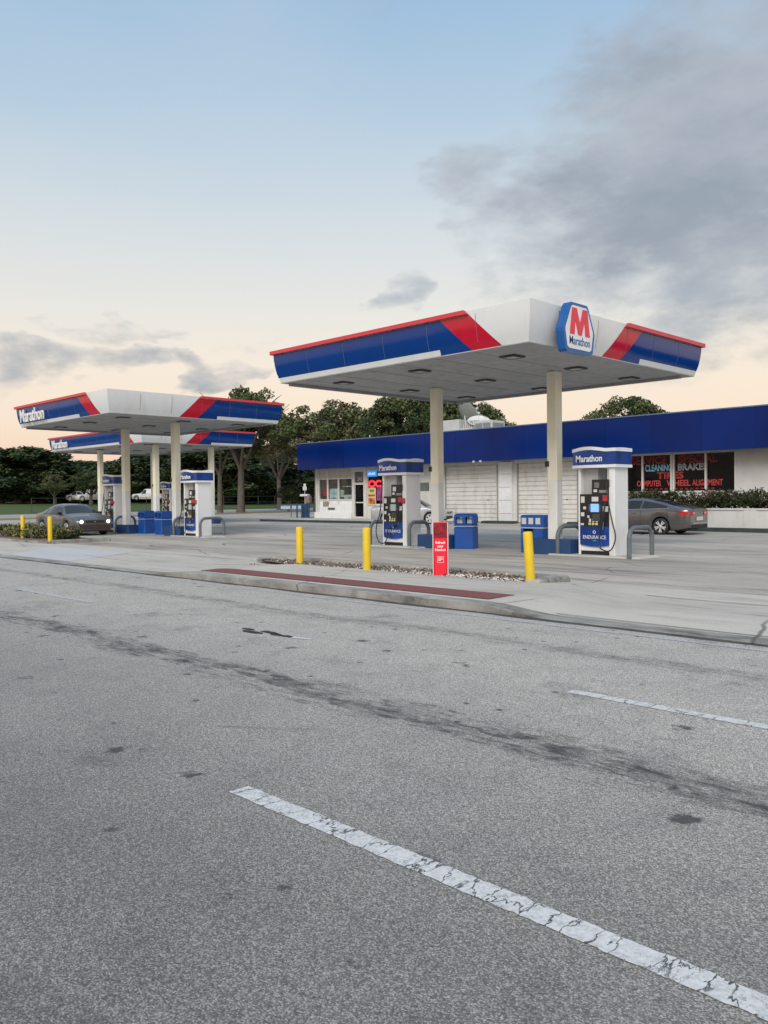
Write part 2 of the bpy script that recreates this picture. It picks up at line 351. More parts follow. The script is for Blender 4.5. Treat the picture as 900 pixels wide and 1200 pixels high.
# ------------------------------------------------------------------ ground
sheet('ground', [(-900, -500), (500, -500), (500, 900), (-900, 900)], -.12, M_grass)
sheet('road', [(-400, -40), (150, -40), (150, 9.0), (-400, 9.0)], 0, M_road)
sheet('forecourt', [(-71, 9.0), (60, 9.0), (60, 62), (-71, 62)], .006, M_lot)
sheet('side_street', [(-98, 9.0), (-77, 9.0), (-77, 140), (-98, 140)], .004, M_street)
sheet('verge', [(-77, 12), (-71, 12), (-71, 140), (-77, 140)], .03, M_verge)
# grass field rising gently beyond the side street
b = MB(); rows = []
for x, z in ((-98, .0), (-110, .5), (-125, .95), (-150, 1.35), (-200, 1.6), (-420, 1.8)):
    rows.append([(x-(0 if x > -99 else random.uniform(-1, 1)), y, z+random.uniform(-.05, .05)*(x < -99)) for y in range(-60, 320, 20)])
b.grid(rows); tag(b.build('grass_bank', M_grass), kind='structure')

# driveway aprons and raised pavement
def ss(a, b_, x): t = min(1, max(0, (x-a)/(b_-a))); return t*t*(3-2*t)
def kz(x): return .012 + .095*ss(-16.2, -14.6, x)*(1-ss(-7.3, -6.0, x))
xs = [-75, -60, -45, -30, -24, -20, -18, -17] + [-16.5+.25*i for i in range(48)] + [-4, -3, -2, 0, 4, 10, 20, 60]
b = MB(); b.grid([[(x, 8.98, -.05) for x in xs], [(x, 8.93+.04*kz(x)/.13, kz(x)) for x in xs], [(x, 9.14, kz(x)+.010) for x in xs], [(x, 9.28, kz(x)+.008) for x in xs]], False)
tag(b.build('kerb', M_kerb), kind='structure')
b = MB(); b.grid([[(x, 9.284, kz(x)+.004) for x in xs], [(x, 9.95, kz(x)+.010) for x in xs], [(x, 11.6, kz(x)*.93+.006) for x in xs], [(x, 11.85, kz(x)*.9+.004) for x in xs], [(x, 13.2, .0062) for x in xs]], False)
tag(b.build('sidewalk', M_side), kind='structure')
b = MB(); b.grid([[(x+(.45 if y < 10 and x < -15 else 0), y, kz(x)*(1 if y < 12 else .93)+.016) for x in [-15.25+.375*i for i in range(22)]] for y in (9.42, 10.06)], False)
tag(b.build('paving_strip', M_red), kind='structure')
# dark gutter seam and joints
mgut = mat('gutter_dirt', (.07, .068, .065), .95, var=.35, vscale=6)
b = MB(); xr = [-75+.5*i for i in range(200)]
b.add([(x, y, .0035) for x in xr for y in (8.90-.05*abs(math.sin(x*1.3))-.03*random.random(), 8.985)], [(2*i, 2*i+2, 2*i+3, 2*i+1) for i in range(len(xr)-1)])
tag(b.build('gutter', mgut), kind='structure')
b = MB()
for pts in ([(-23.5, 12.45), (-22, 12.4), (-20.3, 12.5), (-18.5, 12.42), (-17.2, 12.5)], [(-6.2, 9.36), (-4, 9.35), (-2, 9.37), (4, 9.36)], [(-40, 12.6), (-35, 12.55), (-31, 12.6)], [(-7.6, 12.4), (-6.6, 12.0), (-5.2, 11.9), (-2, 12.1), (2, 12.0)]):
    for (x0, y0), (x1, y1) in zip(pts, pts[1:]): b.add([(x0, y0-.012, .05), (x1, y1-.012, .05), (x1, y1+.014, .05), (x0, y0+.014, .05)], [(0, 1, 2, 3)])
b.v = [(x, y, kz(x)+.013 if y < 11 else .026) for x, y, z in b.v]
tag(b.build('pavement_joint', mgut), kind='structure')
b = MB(); b.add([(x, y, .024) for x, y in ((-28.2, 12.0), (-24.8, 9.32), (-20.9, 9.32), (-22.7, 11.95))], [(0, 1, 2, 3)]); tag(b.build('driveway_patch', M_new), kind='structure')

# lane markings
def stripe(x0, x1, y, w, m, jag=.012, step=.12, z=.004):
    b = MB(); n = max(2, int((x1-x0)/step)); vs = []
    for i in range(n+1):
        x = x0+(x1-x0)*i/n; vs += [(x, y-w/2+random.uniform(-jag, jag), z), (x, y+w/2+random.uniform(-jag, jag), z)]
    b.add(vs, [(2*i, 2*i+2, 2*i+3, 2*i+1) for i in range(n)]); return tag(b.build('lane_marking', m), kind='structure')
stripe(-3.80, -.0, 2.63, .13, M_line, .005, .035)
for x in (-12.9, -22, -31.1, 5.3): stripe(x-3, x, 2.63, .13, M_line, .005)
stripe(-3.73, -.6, 5.82, .12, M_line, .006, .04)
for x in (-12.4, -21.4, -30.5, 8.6): stripe(x-3, x, 5.90, .12, M_line2)
stripe(-60, 20, 8.62, .075, M_line2, .012, .3)
# worn patch marks in the lane
mk = mat('black_patch_tar', (.02, .02, .02), .8, var=.3); mw = mat('white_patch_chip', (.6, .6, .6), .7)
b = MB()
for cx, cy, rx, ry in ((-8.35, 5.95, .13, .05), (-8.15, 5.86, .2, .06), (-7.95, 5.98, .2, .05), (-7.75, 5.93, .16, .05), (-7.55, 5.95, .13, .05)):
    P = [(cx+rx*math.cos(a/9*6.283)*random.uniform(.7, 1.1), cy+ry*math.sin(a/9*6.283)*random.uniform(.7, 1.2), .0045) for a in range(9)]; b.add(P, [tuple(range(9))])
b.cm = 1; b.add([(-7.47, 5.90, .006), (-7.2, 5.96, .006), (-7.22, 6.02, .006), (-7.5, 5.98, .006)], [(0, 1, 2, 3)])
tag(b.build('road_patch', [mk, mw]), kind='structure')

# planting island with gravel
b = MB(); isl = [(-17.0, 13.0), (-16.2, 12.35), (-12.5, 12.12), (-8.6, 12.35), (-8.3, 12.6), (-8.6, 12.95), (-12, 13.2), (-16.3, 13.35)]
xx = [-16.6+.3*i for i in range(28)]
def ify(x, t): y0 = 11.84+.28*(1-ss(-16.6, -14.5, x)); y1 = 12.72-.15*(1-ss(-16.6, -15, x)); return y0+(y1-y0)*t
random.seed(3)
b.grid([[(x, ify(x, t), .075+.04*math.sin(t*3.14)*random.uniform(.5, 1.2)) for x in xx] for t in (0, .15, .3, .45, .6, .75, .9, 1)])
tag(b.build('planting_bed', M_soil), kind='structure')
b = MB()
for side in (0, 1):
    x0s = [-16.6+.3*i for i in range(28)]
    yy = [ify(x, 1)+.0 for x in x0s]
    if side: 
        for k in range(len(x0s)-1):
            b.add([(x0s[k], yy[k], 0), (x0s[k+1], yy[k+1], 0), (x0s[k+1], yy[k+1]+.16, 0), (x0s[k], yy[k]+.16, 0), (x0s[k], yy[k]+.015, .15), (x0s[k+1], yy[k+1]+.015, .15), (x0s[k+1], yy[k+1]+.145, .15), (x0s[k], yy[k]+.145, .15)],
                  [(4, 5, 6, 7), (0, 1, 5, 4), (2, 3, 7, 6)])
b.box(-8.5, -8.2, 11.82, 12.88, 0, .15, .05); b.box(-16.95, -16.6, 12.3, 12.75, 0, .12, .06)
tag(b.build('kerb_edging', M_kerb), kind='structure')
# loose pale stones and mulch
random.seed(11); ST = [mat('pale_stone', (.55, .53, .49), .9, var=.2), mat('brown_stone', (.22, .16, .12), .9, var=.3), mat('mulch', (.07, .045, .035), .95, var=.3)]
b = MB()
for i in range(2000):
    x = random.uniform(-16.4, -8.5) if i % 2 else random.gauss(-10.2, 1.3)
    if not -16.4 < x < -8.5: continue
    t = random.random()**1.5; y = ify(x, t*.95); r = random.uniform(.012, .034); h = r*random.uniform(.4, .8); z = .095+.03*random.random(); a0 = random.random()*6
    if i % 9 == 0: y = 11.62+random.random()*.25; z = .10 if -15 < x < -7.3 else .03; r *= .7
    b.cm = 0 if random.random() < (.5 if t < .35 and x > -12.0 else .08) else random.choice((1, 2, 2))
    ring = [(x+r*math.cos(a0+k*1.2566)*random.uniform(.7, 1.2), y+r*math.sin(a0+k*1.2566)*random.uniform(.7, 1.2), z-.01) for k in range(5)]
    b.add(ring+[(x, y, z+h)], [(k, (k+1) % 5, 5) for k in range(5)])
tag(b.build('gravel', ST), label='pale gravel and dark mulch loose in the kerbside island', cat='gravel', kind='stuff')

# ------------------------------------------------------------------ canopies
PROF = [(.0, .15), (.07, .13), (.14, .105), (.28, .065), (.45, .035), (.65, .01), (.86, .0)]     # height above soffit, inset
def inset(h):
    for (h0, i0), (h1, i1) in zip(PROF, PROF[1:]):
        if h <= h1: return i0+(i1-i0)*(h-h0)/(h1-h0)
    return 0
def canopy(loc, W, D, frontw, sidew, cols, label, lettering, sign, lights=(3, 3), lamp_on=False, group='canopies over the pump islands'):
    """origin: footprint centre on the ground; W along X, D along Y"""
    root = empty('fuel_canopy', loc, label=label, cat='canopy', group=group); Z = 4.92; H = .88; hw, hd = W/2, D/2
    def face(side, s0f, s1f, h0, h1, name, m, out=0):
        # s runs from the corner nearest the road (0) to the far end; side in F (front), R, B, L
        Ls = W if side in 'FB' else D; b = MB(); rows = []
        hs = sorted(set([h0, h1]+[h for h, _ in PROF if h0 < h < h1]))
        for h in hs:
            a, e_ = max(s0f(h), inset(h)), min(s1f(h), Ls-inset(h)); i = inset(h)-out; row = []
            for k in range(9):
                s = min(max(a+(e_-a)*k/8, inset(h)), Ls-inset(h))
                if side == 'F': p = (hw-s, -hd+i)
                elif side == 'R': p = (hw-i, -hd+s)
                elif side == 'B': p = (-hw+s, hd-i)
                else: p = (-hw+i, hd-s)
                row.append((p[0], p[1], Z+h))
            rows.append(row)
        b.grid(rows, True); return b.build(name, m, root)
    for side, Ls, w0 in (('F', W, frontw), ('R', D, sidew), ('B', W, frontw), ('L', D, sidew)):
        lean = .92; rw = .85
        c0 = lambda h, w0=w0: w0-lean*(1-h/H) if False else w0-.0+lean*(h/H)
        st = lambda h, w0=w0: w0+rw+.95*(h/H)
        face(side, lambda h: -1, c0, 0, H, 'corner_panel', fwhite)
        face(side, c0, st, 0, .80, 'red_panel', fred)
        far = lambda h, Ls=Ls: Ls
        face(side, st, far, .135, .80, 'blue_panel', fblue)
        face(side, lambda h: w0+rw+.95, far, .0, .13, 'trim_strip', fwhite, .004)
        face(side, st, lambda h: w0+rw+.95, 0, .135, 'blue_panel', fblue)
        for q in range(1, int(Ls/1.5)+1):
            sm = MB()
            s0 = q*Ls/(int(Ls/1.5)+1); vs = []
            for h in (.14, .28, .45, .65, .79):
                i = inset(h)-.004
                for ds in (-.006, .006):
                    u = s0+ds
                    vs.append({'F': (hw-u, -hd+i, Z+h), 'R': (hw-i, -hd+u, Z+h), 'B': (-hw+u, hd-i, Z+h), 'L': (-hw+i, hd-u, Z+h)}[side])
            sm.add(vs, [(2*k, 2*k+1, 2*k+3, 2*k+2) for k in range(4)])
            sm.build('panel_seam', mat('fascia_seam', (.12, .14, .18), .5), root)
        # red cap
        b = MB(); a = c0(.8); 
        def P(s, o, z):
            if side == 'F': return (hw-s, -hd-o, z)
            if side == 'R': return (hw+o, -hd+s, z)
            if side == 'B': return (-hw+s, hd+o, z)
            return (-hw-o, hd-s, z)
        vs = [P(a, 0, Z+.80), P(Ls+.07, 0, Z+.80), P(Ls+.07, .08, Z+.80), P(a-.02, .08, Z+.80), P(a+.1, 0, Z+.90), P(Ls+.07, 0, Z+.90), P(Ls+.07, .08, Z+.90), P(a+.1, .08, Z+.90)]
        b.add(vs, [(0, 1, 2, 3), (4, 5, 6, 7), (3, 2, 6, 7), (1, 2, 6, 5), (0, 3, 7, 4), (0, 1, 5, 4)]); b.build('cap_trim', capred, root)
    i0 = PROF[0][1]
    b = MB(); b.box(-hw+i0, hw-i0, -hd+i0, hd-i0, Z-.02, Z+.02)
    # recessed gutter edge around the deck and deck seams
    b.build('soffit', soffit, root)
    b = MB()
    for k in range(1, int(W/1.2)): b.box(-hw+k*1.2-.006, -hw+k*1.2+.006, -hd+.3, hd-.3, Z-.028, Z-.019)
    b.box(-hw+.3, hw-.3, hd-.75, hd-.62, Z-.10, Z-.019); b.box(-hw+.32, -hw+.45, -hd+.3, hd-.3, Z-.10, Z-.019)
    b.build('soffit_beam', mat('dark_soffit_beam', (.33, .33, .33), .6), root)
    b = MB(); b.box(-hw+.1, hw-.1, -hd+.1, hd-.1, Z+.5, Z+.56); b.build('roof_deck', soffit, root)
    # column pair with cream upper paint and blue base box
    for cx, cy in cols:
        b = MB(); b.box(cx-.15, cx+.15, cy-.15, cy+.15, 0, Z-.02, .03); co = b.build('column', colm, root)
        b = MB(); random.seed(int(cx*10)); P = [-.153, .153]
        b.box(cx-.154, cx+.154, cy-.154, cy+.154, 1.75+.25*random.random(), Z-.03, .03); b.build('upper_paint', colc, co)
        b = MB(); b.box(cx-.62, cx+.62, cy-.27, cy+.27, 0, .42, .02); b.build('base_box', dblue, co)
        b = MB(); b.box(cx-.2, cx-.08, cy-.17, cy-.155, 2.35, 2.5); b.build('number_plate', black, co)
    # recessed downlights
    for i in range(lights[0]):
        for j in range(lights[1]):
            x = -hw+W*(i+.5)/lights[0]; y = -hd+D*(j+.5)/lights[1]
            b = MB(); b.box(x-.24, x+.24, y-.24, y+.24, Z-.035, Z-.02, .04); lf = b.build('light', mat('light_frame', (.09, .09, .09), .6), root)
            b = MB(); b.box(x-.15, x+.15, y-.15, y+.15, Z-.055, Z-.036, .03); b.build('lens', mat('light_lens', (.32, .32, .31), .3), lf)
    wt = mat('white_lettering', (.80, .80, .80), .4)
    if lettering:
        t = text('Marathon', .78, wt, 'lettering', root, (-hw+.55, -hd-.04, Z+.16), (rad(90+4), 0, 0), lettering*.98, .010, .02)
    if sign:
        # six-sided box sign on the side facing +X
        y0 = -hd+.80; S = [(.02, .46), (.42, 1.12), (1.02, 1.12), (1.32, .46), (1.20, -.02), (.12, -.02)]
        S = [(.36, 1.07), (1.0, 1.07), (1.06, 1.01), (1.31, .48), (1.31, .40), (1.23, .02), (1.16, -.03), (.19, -.03), (.12, .02), (.04, .40), (.04, .48), (.30, 1.01)]
        Zs = Z-.14
        def hexa(k, xa, xb, m, name, par):
            cy_, cz_ = .675, .55; P = [((p[0]-cy_)*k+cy_, (p[1]-cz_)*k+cz_) for p in S]; n = len(P); b = MB()
            vs = [(xa, y0+p[0], Zs+p[1]) for p in P]+[(xb, y0+p[0], Zs+p[1]) for p in P]
            b.add(vs, [tuple(range(n)), tuple(range(2*n-1, n-1, -1))]+[(i, (i+1) % n, (i+1) % n+n, i+n) for i in range(n)]); return b.build(name, m, par)
        sg = hexa(1, hw+.08, hw+.28, mat('sign_blue', (.012, .10, .34), .3), 'brand_sign', root)
        hexa(.87, hw+.265, hw+.290, mat('sign_face_white', (.74, .76, .80), .25), 'sign_face', sg)
        # the letter M as slanted bars
        mr = mat('sign_red', (.72, .03, .06), .35); b = MB(); X0, X1 = hw+.291, hw+.305
        P = [(.27, .37), (.45, .37), (.485, .70), (.61, .37), (.74, .37), (.865, .70), (.90, .37), (1.08, .37), (.98, .95), (.80, .95), (.675, .62), (.55, .95), (.37, .95)]
        n = len(P); b.add([(X1, y0+p[0], Zs+p[1]) for p in P]+[(X0, y0+p[0], Zs+p[1]) for p in P], [tuple(range(n))]+[(i, i+n, (i+1) % n+n, (i+1) % n) for i in range(n)])
        b.build('letter_m', mr, sg)
        text('Marathon', .265, mat('sign_text_blue', (.02, .07, .22), .4), 'lettering', sg, (hw+.292, y0+.675, Zs+.14), RX, .83, .001, .004, 'CENTER')
        b = MB(); b.box(hw-.02, hw+.09, y0+.3, y0+1.0, Zs+.1, Zs+.9); b.build('bracket', hoopm, sg)
    return root
canopy((-14.88, 18.95, 0), 8.95, 8.3, .85, 3.15, [(-2.05, .2), (2.28, .05)], 'big near canopy with an M box sign on its white corner', 0, True)
canopy((-34.05, 19.0, 0), 8.75, 8.3, .85, 3.15, [(-2.2, 0), (2.25, 0)], 'left canopy with white lettering above the grey car with lit headlights', .86, False)
canopy((-50.2, 28.0, 0), 12.6, 8.0, 1.1, 3.0, [(-2.3, -2.3), (4.9, -2.3), (-2.3, 1.6), (4.9, 1.6)], 'farthest canopy, lower down behind the lettered left canopy', .8, False, (4, 3))

# ------------------------------------------------------------------ pump islands: pumps, hoops, bins
pumpblue = mat('pump_blue_panel', (.003, .045, .25), .25, var=.6, vscale=1.6)
pwhite = mat('pump_white_panel', (.76, .77, .78), .35, var=.03, dirt=(.6, .59, .56), dscale=.8)
pgrey = mat('pump_grey_recess', (.42, .42, .42), .5, var=.08)
slab = concrete_material('island_slab_concrete', (.42, .41, .39), (.52, .51, .48), st=.35)
labelw = mat('sticker_white', (.62, .62, .60), .5, var=.12, vscale=20)
screen = mat('lit_pump_screen', (.15, .3, .6), .3, emis=(.22, .42, .95), estr=.9)
screen2 = mat('grey_pump_screen', (.42, .45, .48), .3)
def pump(loc, label, variant=0, nozzle=True):
    r = empty('fuel_pump', loc, label=label, cat='fuel pump', group='fuel pumps under the canopies')
    # origin: centre of base; width X 1.02, depth Y .68; faces at both sides
    b = MB(); b.box(-.50, .50, -.33, .33, 0, .10); b.build('plinth', black, r)
    b = MB(); b.box(-.49, .49, -.30, .30, .10, 1.50); b.build('cabinet', pwhite, r)
    b = MB(); b.box(.36, .53, -.345, .345, .0, 2.24, .02); b.build('side_column', pwhite, r)
    b = MB(); b.box(-.53, -.45, -.345, .345, .0, 2.24, .02); b.build('side_column', pwhite, r)
    b = MB(); b.box(-.46, -.02, -.20, .20, 1.5, 2.22); b.build('hose_cabinet', pgrey, r)
    for sg in (-1, 1):
        Yf = .345*sg
        def bx(x0, x1, z0, z1, t, name, m, par=r, ch=0):
            b = MB(); y0, y1 = sorted((Yf-.04*sg, Yf+t*sg)); b.box(min(x0*-sg, x1*-sg), max(x0*-sg, x1*-sg), y0, y1, z0, z1, ch); return b.build(name, m, par)
        # in this face's own frame x goes left to right for someone facing it
        def fx(x): return x
        pn = bx(-.47, .37, .74, 1.56, .0, 'control_panel', black) if sg < 0 else bx(-.37, .47, .74, 1.56, .0, 'control_panel', black)
        s_ = 1
        X = (lambda a: a) if sg < 0 else (lambda a: a+.1)
        def q(a, c, z0, z1, t, name, m, par=pn): return bx(X(a), X(c), z0, z1, t, name, m, par)
        hp = q(-.12, .38, 1.56, 1.93, -.01, 'price_panel', black, r)
        q(-.05, .09, 1.72, 1.86, -.004, 'label_plate', labelw if variant else mat('dim_digits', (.16, .17, .16), .5, var=.5, vscale=60), hp)
        q(-.07, .03, 1.61, 1.68, -.004, 'label_plate', labelw, hp); q(.09, .34, 1.59, 1.66, -.004, 'price_display', mat('price_display_grey', (.22, .24, .25), .3), hp)
        q(-.44, -.33, 1.34, 1.50, .006, 'label_plate', labelw); q(-.12, .07, 1.37, 1.49, .006, 'label_plate', labelw)
        sc = q(-.15, .08, 1.10, 1.31, .008, 'display_screen', screen if variant == 0 else screen2)
        q(-.20, -.165, 1.12, 1.29, .010, 'button_row', mat('teal_buttons', (.06, .16, .16), .5)); q(.095, .125, 1.12, 1.29, .010, 'button_row', mat('teal_buttons', (.06, .16, .16), .5))
        q(.20, .35, 1.11, 1.25, .006, 'label_plate', labelw); q(-.37, -.29, 1.17, 1.24, .006, 'label_plate', labelw)
        q(-.44, -.34, .99, 1.09, .006, 'label_plate', labelw); q(-.25, -.19, .95, 1.01, .006, 'label_plate', labelw)
        q(-.09, .12, .87, 1.05, .02, 'card_reader', mat('keypad_dark', (.05, .05, .045), .5, var=.6, vscale=40))
        for k in range(3): q(-.20+k*.10, -.145+k*.10, .84, .93, .010, 'grade_button', labelw)
        for k in range(3): q(-.215+k*.10, -.145+k*.10, .765, .825, .012, 'grade_button', mat('yellow_grade_button', (.55, .55, .16), .5))
        q(-.45, -.36, .76, .81, .006, 'label_plate', labelw)
        # lower blue skirt, bowed bottom edge
        b = MB(); lo = -.47 if sg < 0 else -.37; n = 12; vs = []
        for k in range(n+1):
            x = lo+.84*k/n; zb = .26-.05*math.sin(math.pi*min(1, k/n*1.0)); vs += [(x, Yf+.004*sg, zb), (x, Yf+.004*sg, .735), (x, Yf-.04*sg, zb), (x, Yf-.04*sg, .735)]
        b.add(vs, [(4*k, 4*k+4, 4*k+5, 4*k+1) for k in range(n)]+[(4*k, 4*k+2, 4*k+6, 4*k+4) for k in range(n)]+[(4*k+1, 4*k+5, 4*k+7, 4*k+3) for k in range(n)]); sk = b.build('skirt_panel', pumpblue, r)
        if sg < 0:
            tw = mat('pump_text_white', (.78, .80, .82), .5)
            text('ENDURANCE', .13, tw, 'lettering', sk, (-.05, Yf-.006, .41), RF, .86, .0, .002, 'CENTER')
            b = MB(); b.T = Matrix.Translation((-.05, Yf-.006, .585)) @ Matrix.Rotation(rad(90), 4, 'X'); b.lathe([(.045, 0), (.045, .004), (.030, .004), (.030, 0)], 6, smooth=False); b.build('emblem', tw, sk)
            b = MB(); b.box(-.1, .0, Yf-.009, Yf-.004, .355, .37); b.build('teal_underline', mat('teal_mark', (.05, .45, .55), .5), sk)
        # nozzle and hose
        nx = .30 if sg < 0 else -.25
        b = MB(); b.box(nx-.06, nx+.05, min(Yf, Yf+.05*sg), max(Yf, Yf+.05*sg), 1.28, 1.42, .01); b.tube([(nx, Yf+.05*sg, 1.36), (nx-.02, Yf+.10*sg, 1.1), (nx-.05, Yf+.07*sg, .86)], .022, 8); nz = b.build('nozzle', black, r)
        b = MB(); b.tube([(nx-.05, Yf+.07*sg, .88), (nx-.07, Yf+.06*sg, .66)], .012, 6); b.build('spout', chrome, nz)
        b = MB(); x0 = .42*(-sg) if True else 0
        if sg < 0:
            pts = [(.33, Yf-.04, 2.2), (.34, Yf-.06, 1.8), (.38, Yf-.09, 1.55), (.46, Yf-.13, 1.2), (.56, Yf-.17, .85), (.645, Yf-.18, .55), (.62, Yf-.18, .32), (.5, Yf-.17, .14), (.33, Yf-.15, .13), (.16, Yf-.12, .24), (.16, Yf-.08, .6), (.27, Yf-.09, 1.0)]
            if variant: pts = [(-.5, Yf+.02, 2.1), (-.52, Yf-.04, 1.7), (-.50, Yf-.12, 1.1), (-.62, Yf-.15, .7), (-.66, Yf-.16, .4), (-.55, Yf-.16, .12), (-.35, Yf-.15, .06), (-.22, Yf-.12, .2), (-.2, Yf-.08, .5), (.2, Yf-.08, .7), (.27, Yf-.09, 1.0)]
            from mathutils import geometry
            sm_ = []
            for i in range(len(pts)-1):
                p0, p1, p2, p3 = [Vector(pts[max(0, min(len(pts)-1, i+k))]) for k in (-1, 0, 1, 2)]
                for t in (0, .2, .4, .6, .8): sm_.append(.5*((2*p1)+(p2-p0)*t+(2*p0-5*p1+4*p2-p3)*t*t+(3*p1-p0-3*p2+p3)*t**3))
            sm_.append(Vector(pts[-1])); b.tube(sm_, .017, 8); b.build('hose', black, r)
            b = MB(); b.box(.30, .40, Yf-.07, Yf-.005, 1.74, 1.93, .01); b.build('hose_bracket', black, r)
            b = MB(); b.box(.22, .36, Yf-.06, Yf-.0, 1.38, 1.53, .01); b.build('red_sticker', mat('red_nozzle_cover', (.45, .03, .05), .5, var=.3, vscale=12), r)
            if variant: b = MB(); b.box(.36, .50, Yf-.03, Yf-.004, 1.33, 1.50); b.build('warning_label', mat('warning_red', (.4, .05, .06), .5, var=.4, vscale=20), r)
        else:
            b.tube([(-.3, Yf+.05, 2.1), (-.36, Yf+.1, 1.5), (-.55, Yf+.15, .9), (-.6, Yf+.16, .4), (-.4, Yf+.15, .12), (-.2, Yf+.1, .3), (-.26, Yf+.09, .9)], .017, 8); b.build('hose', black, r)
    # hood with bowed front
    def hood(z0, z1, grow, zc, name, m, par):
        b = MB(); n = 16; lo, hi = -.64-grow, .60+grow; top = []; P = []
        for k in range(n+1):
            x = lo+(hi-lo)*k/n; u = min(1, max(0, (x+.64)/.95)); bow = .085*math.sin(math.pi*u)**.8 if u < 1 else 0
            P.append((x, -.40-grow-bow))
        P += [(-p[0]*1.0-.04, -p[1]) for p in P]
        N_ = len(P); vs = [(p[0], p[1], z0) for p in P]
        def zt(p):
            u = min(1, max(0, (p[0]+.64)/.95)) if p[1] < 0 else min(1, max(0, (-p[0]+.6)/.95))
            return z1+zc*math.sin(math.pi*u)
        def zb(p): return z0+(zc*math.sin(math.pi*min(1, max(0, (p[0]+.64)/.95))) if name == 'hood_top' else 0)
        vs = [(p[0], p[1], zb(p)) for p in P]+[(p[0], p[1], zt(p)) for p in P]+[(0, 0, z1)]+[(0, 0, z0)]
        fs = [(i, (i+1) % N_, (i+1) % N_+N_, i+N_) for i in range(N_)]+[(i+N_, (i+1) % N_+N_, 2*N_) for i in range(N_)]+[((i+1) % N_, i, 2*N_+1) for i in range(N_)]
        b.add(vs, fs); return b.build(name, m, par)
    h = hood(2.30, 2.64, 0, .05, 'hood', pumpblue, r)
    hood(2.23, 2.305, .012, 0, 'hood_base', pwhite, h); hood(2.635, 2.72, .012, .055, 'hood_top', pwhite, h)
    text('Marathon', .235, mat('pump_text_white', (.78, .80, .82), .5), 'lettering', h, (-.50, -.492, 2.39), RF, .84, .004, .006)
    return r
def hoop(loc, rz, label, h=.70, w=1.0):
    b = MB(); rr = .28; pts = [(-w/2, 0, -.02), (-w/2, 0, h-rr)]
    for k in range(1, 9): a = math.pi-math.pi/2*k/8; pts.append((-w/2+rr+rr*math.cos(a), 0, h-rr+rr*math.sin(a)))
    pts += [(-p[0], 0, p[2]) for p in reversed(pts)]
    b.tube(pts, .057, 12); o = b.build('guard_hoop', hoopm); o.location = loc; o.rotation_euler = (0, 0, rz)
    return tag(o, label, 'pipe guard', 'grey pipe hoops guarding the pump islands')
def island(x, y, L, label=None):
    b = MB(); b.box(x-L/2, x+L/2, y-.62, y+.72, 0, .045, .15); tag(b.build('island_slab', slab), kind='structure')
def trash_bin(loc, label, wide=False, rz=0):
    r = empty('trash_bin', loc, rz, label=label, cat='trash bin', group='blue bins on the pump islands')
    w = .31
    b = MB(); b.box(-w, w, -.28, .28, 0, .66, .04); b.build('bin_body', bblue, r)
    b = MB(); b.box(-w-.012, w+.012, -.292, .292, .665, .70, .03); b.build('bin_rim', mat('bin_rim_silver', (.35, .40, .46), .4), r)
    b = MB()
    b.box(-w, w, -.28, .28, .70, .76, .04); b.box(-w, -w+.06, -.28, .28, .76, .96, .0); b.box(w-.06, w, -.28, .28, .76, .96, .0); b.box(-.045, .045, -.278, .278, .76, .96); b.box(-w, w, -.28, .28, .96, 1.06, .05)
    b.build('bin_hood', bblue, r)
    for s in (-1, 1):
        b = MB(); b.box(.16*s-.09, .16*s+.09, -.12, .12, .77, .93); b.build('towel_box', mat('pale_paper_liner', (.55, .58, .60), .7, var=.2, vscale=12), r)
    return r
def washer(loc, label):
    r = empty('windshield_washer_station', loc, label=label, cat='washer station', group='blue washer stations beside the columns')
    b = MB(); b.box(-.36, .36, -.22, .22, .0, .10); b.box(-.36, -.28, -.22, .22, .1, .68); b.box(.05, .36, -.22, .22, .1, .68); b.box(-.36, .36, .12, .22, .1, .68); b.build('stand', bblue, r)
    b = MB(); b.box(-.38, .38, -.24, .24, .68, .72, .02); b.build('shelf_rim', mat('bin_rim_silver', (.35, .40, .46), .4), r)
    b = MB(); b.box(-.38, .38, -.24, .24, .722, 1.05, .04); b.build('towel_dispenser', bblue, r)
    for k in range(3): b = MB(); b.box(-.31+k*.23, -.16+k*.23, -.249, -.238, .80, .97); b.build('label_plate', labelw, r)
    return r
island(-11.35, 19.2, 2.9); island(-18.4, 19.2, 2.6); island(-30.55, 19.2, 2.9); island(-37.8, 19.2, 2.6)
pump((-11.30, 19.24, .045), 'white fuel pump at the right end of the near island, its screen lit blue')
pump((-18.55, 19.24, .045), 'white fuel pump with a dangling hose, left of the near canopy left column', 1)
pump((-30.52, 19.24, .045), 'white fuel pump right of the left canopy front column', 1)
pump((-37.72, 19.24, .045), 'white fuel pump just behind the grey car with lit headlights', 1)
pump((-50.1, 29.5, .0), 'farthest white fuel pump mostly hidden behind a cream column', 1)
hoop((-10.2, 19.15, .04), rad(90), 'grey hoop in front of the dark grey sedan, right of the near pumps', .72, 1.15)
hoop((-12.28, 19.2, .04), rad(82), 'grey hoop between the right column and the pump with lit screen', .72, .95)
hoop((-17.85, 19.3, .04), rad(95), 'grey hoop against the right side of the dangling hose pump', .75, 1.0)
hoop((-19.45, 19.2, .04), rad(90), 'grey hoop beside the second yellow bollard, left of a pump', .75, 1.0)
hoop((-29.45, 19.25, .04), rad(90), 'grey hoop at the right end of the left pump island', .75, 1.15)
hoop((-31.55, 19.2, .04), rad(90), 'grey hoop left of the pump at the right end of left island', .75, 1.0)
hoop((-36.75, 19.2, .04), rad(90), 'grey hoop right of the pump behind the grey car', .75, 1.0)
hoop((-51.1, 29.6, .0), rad(45), 'small grey hoop seen between the two far blue bins', .75, .9)
trash_bin((-16.1, 19.5, 0), 'blue trash bin standing right of the red bollard sleeve', rz=rad(25))
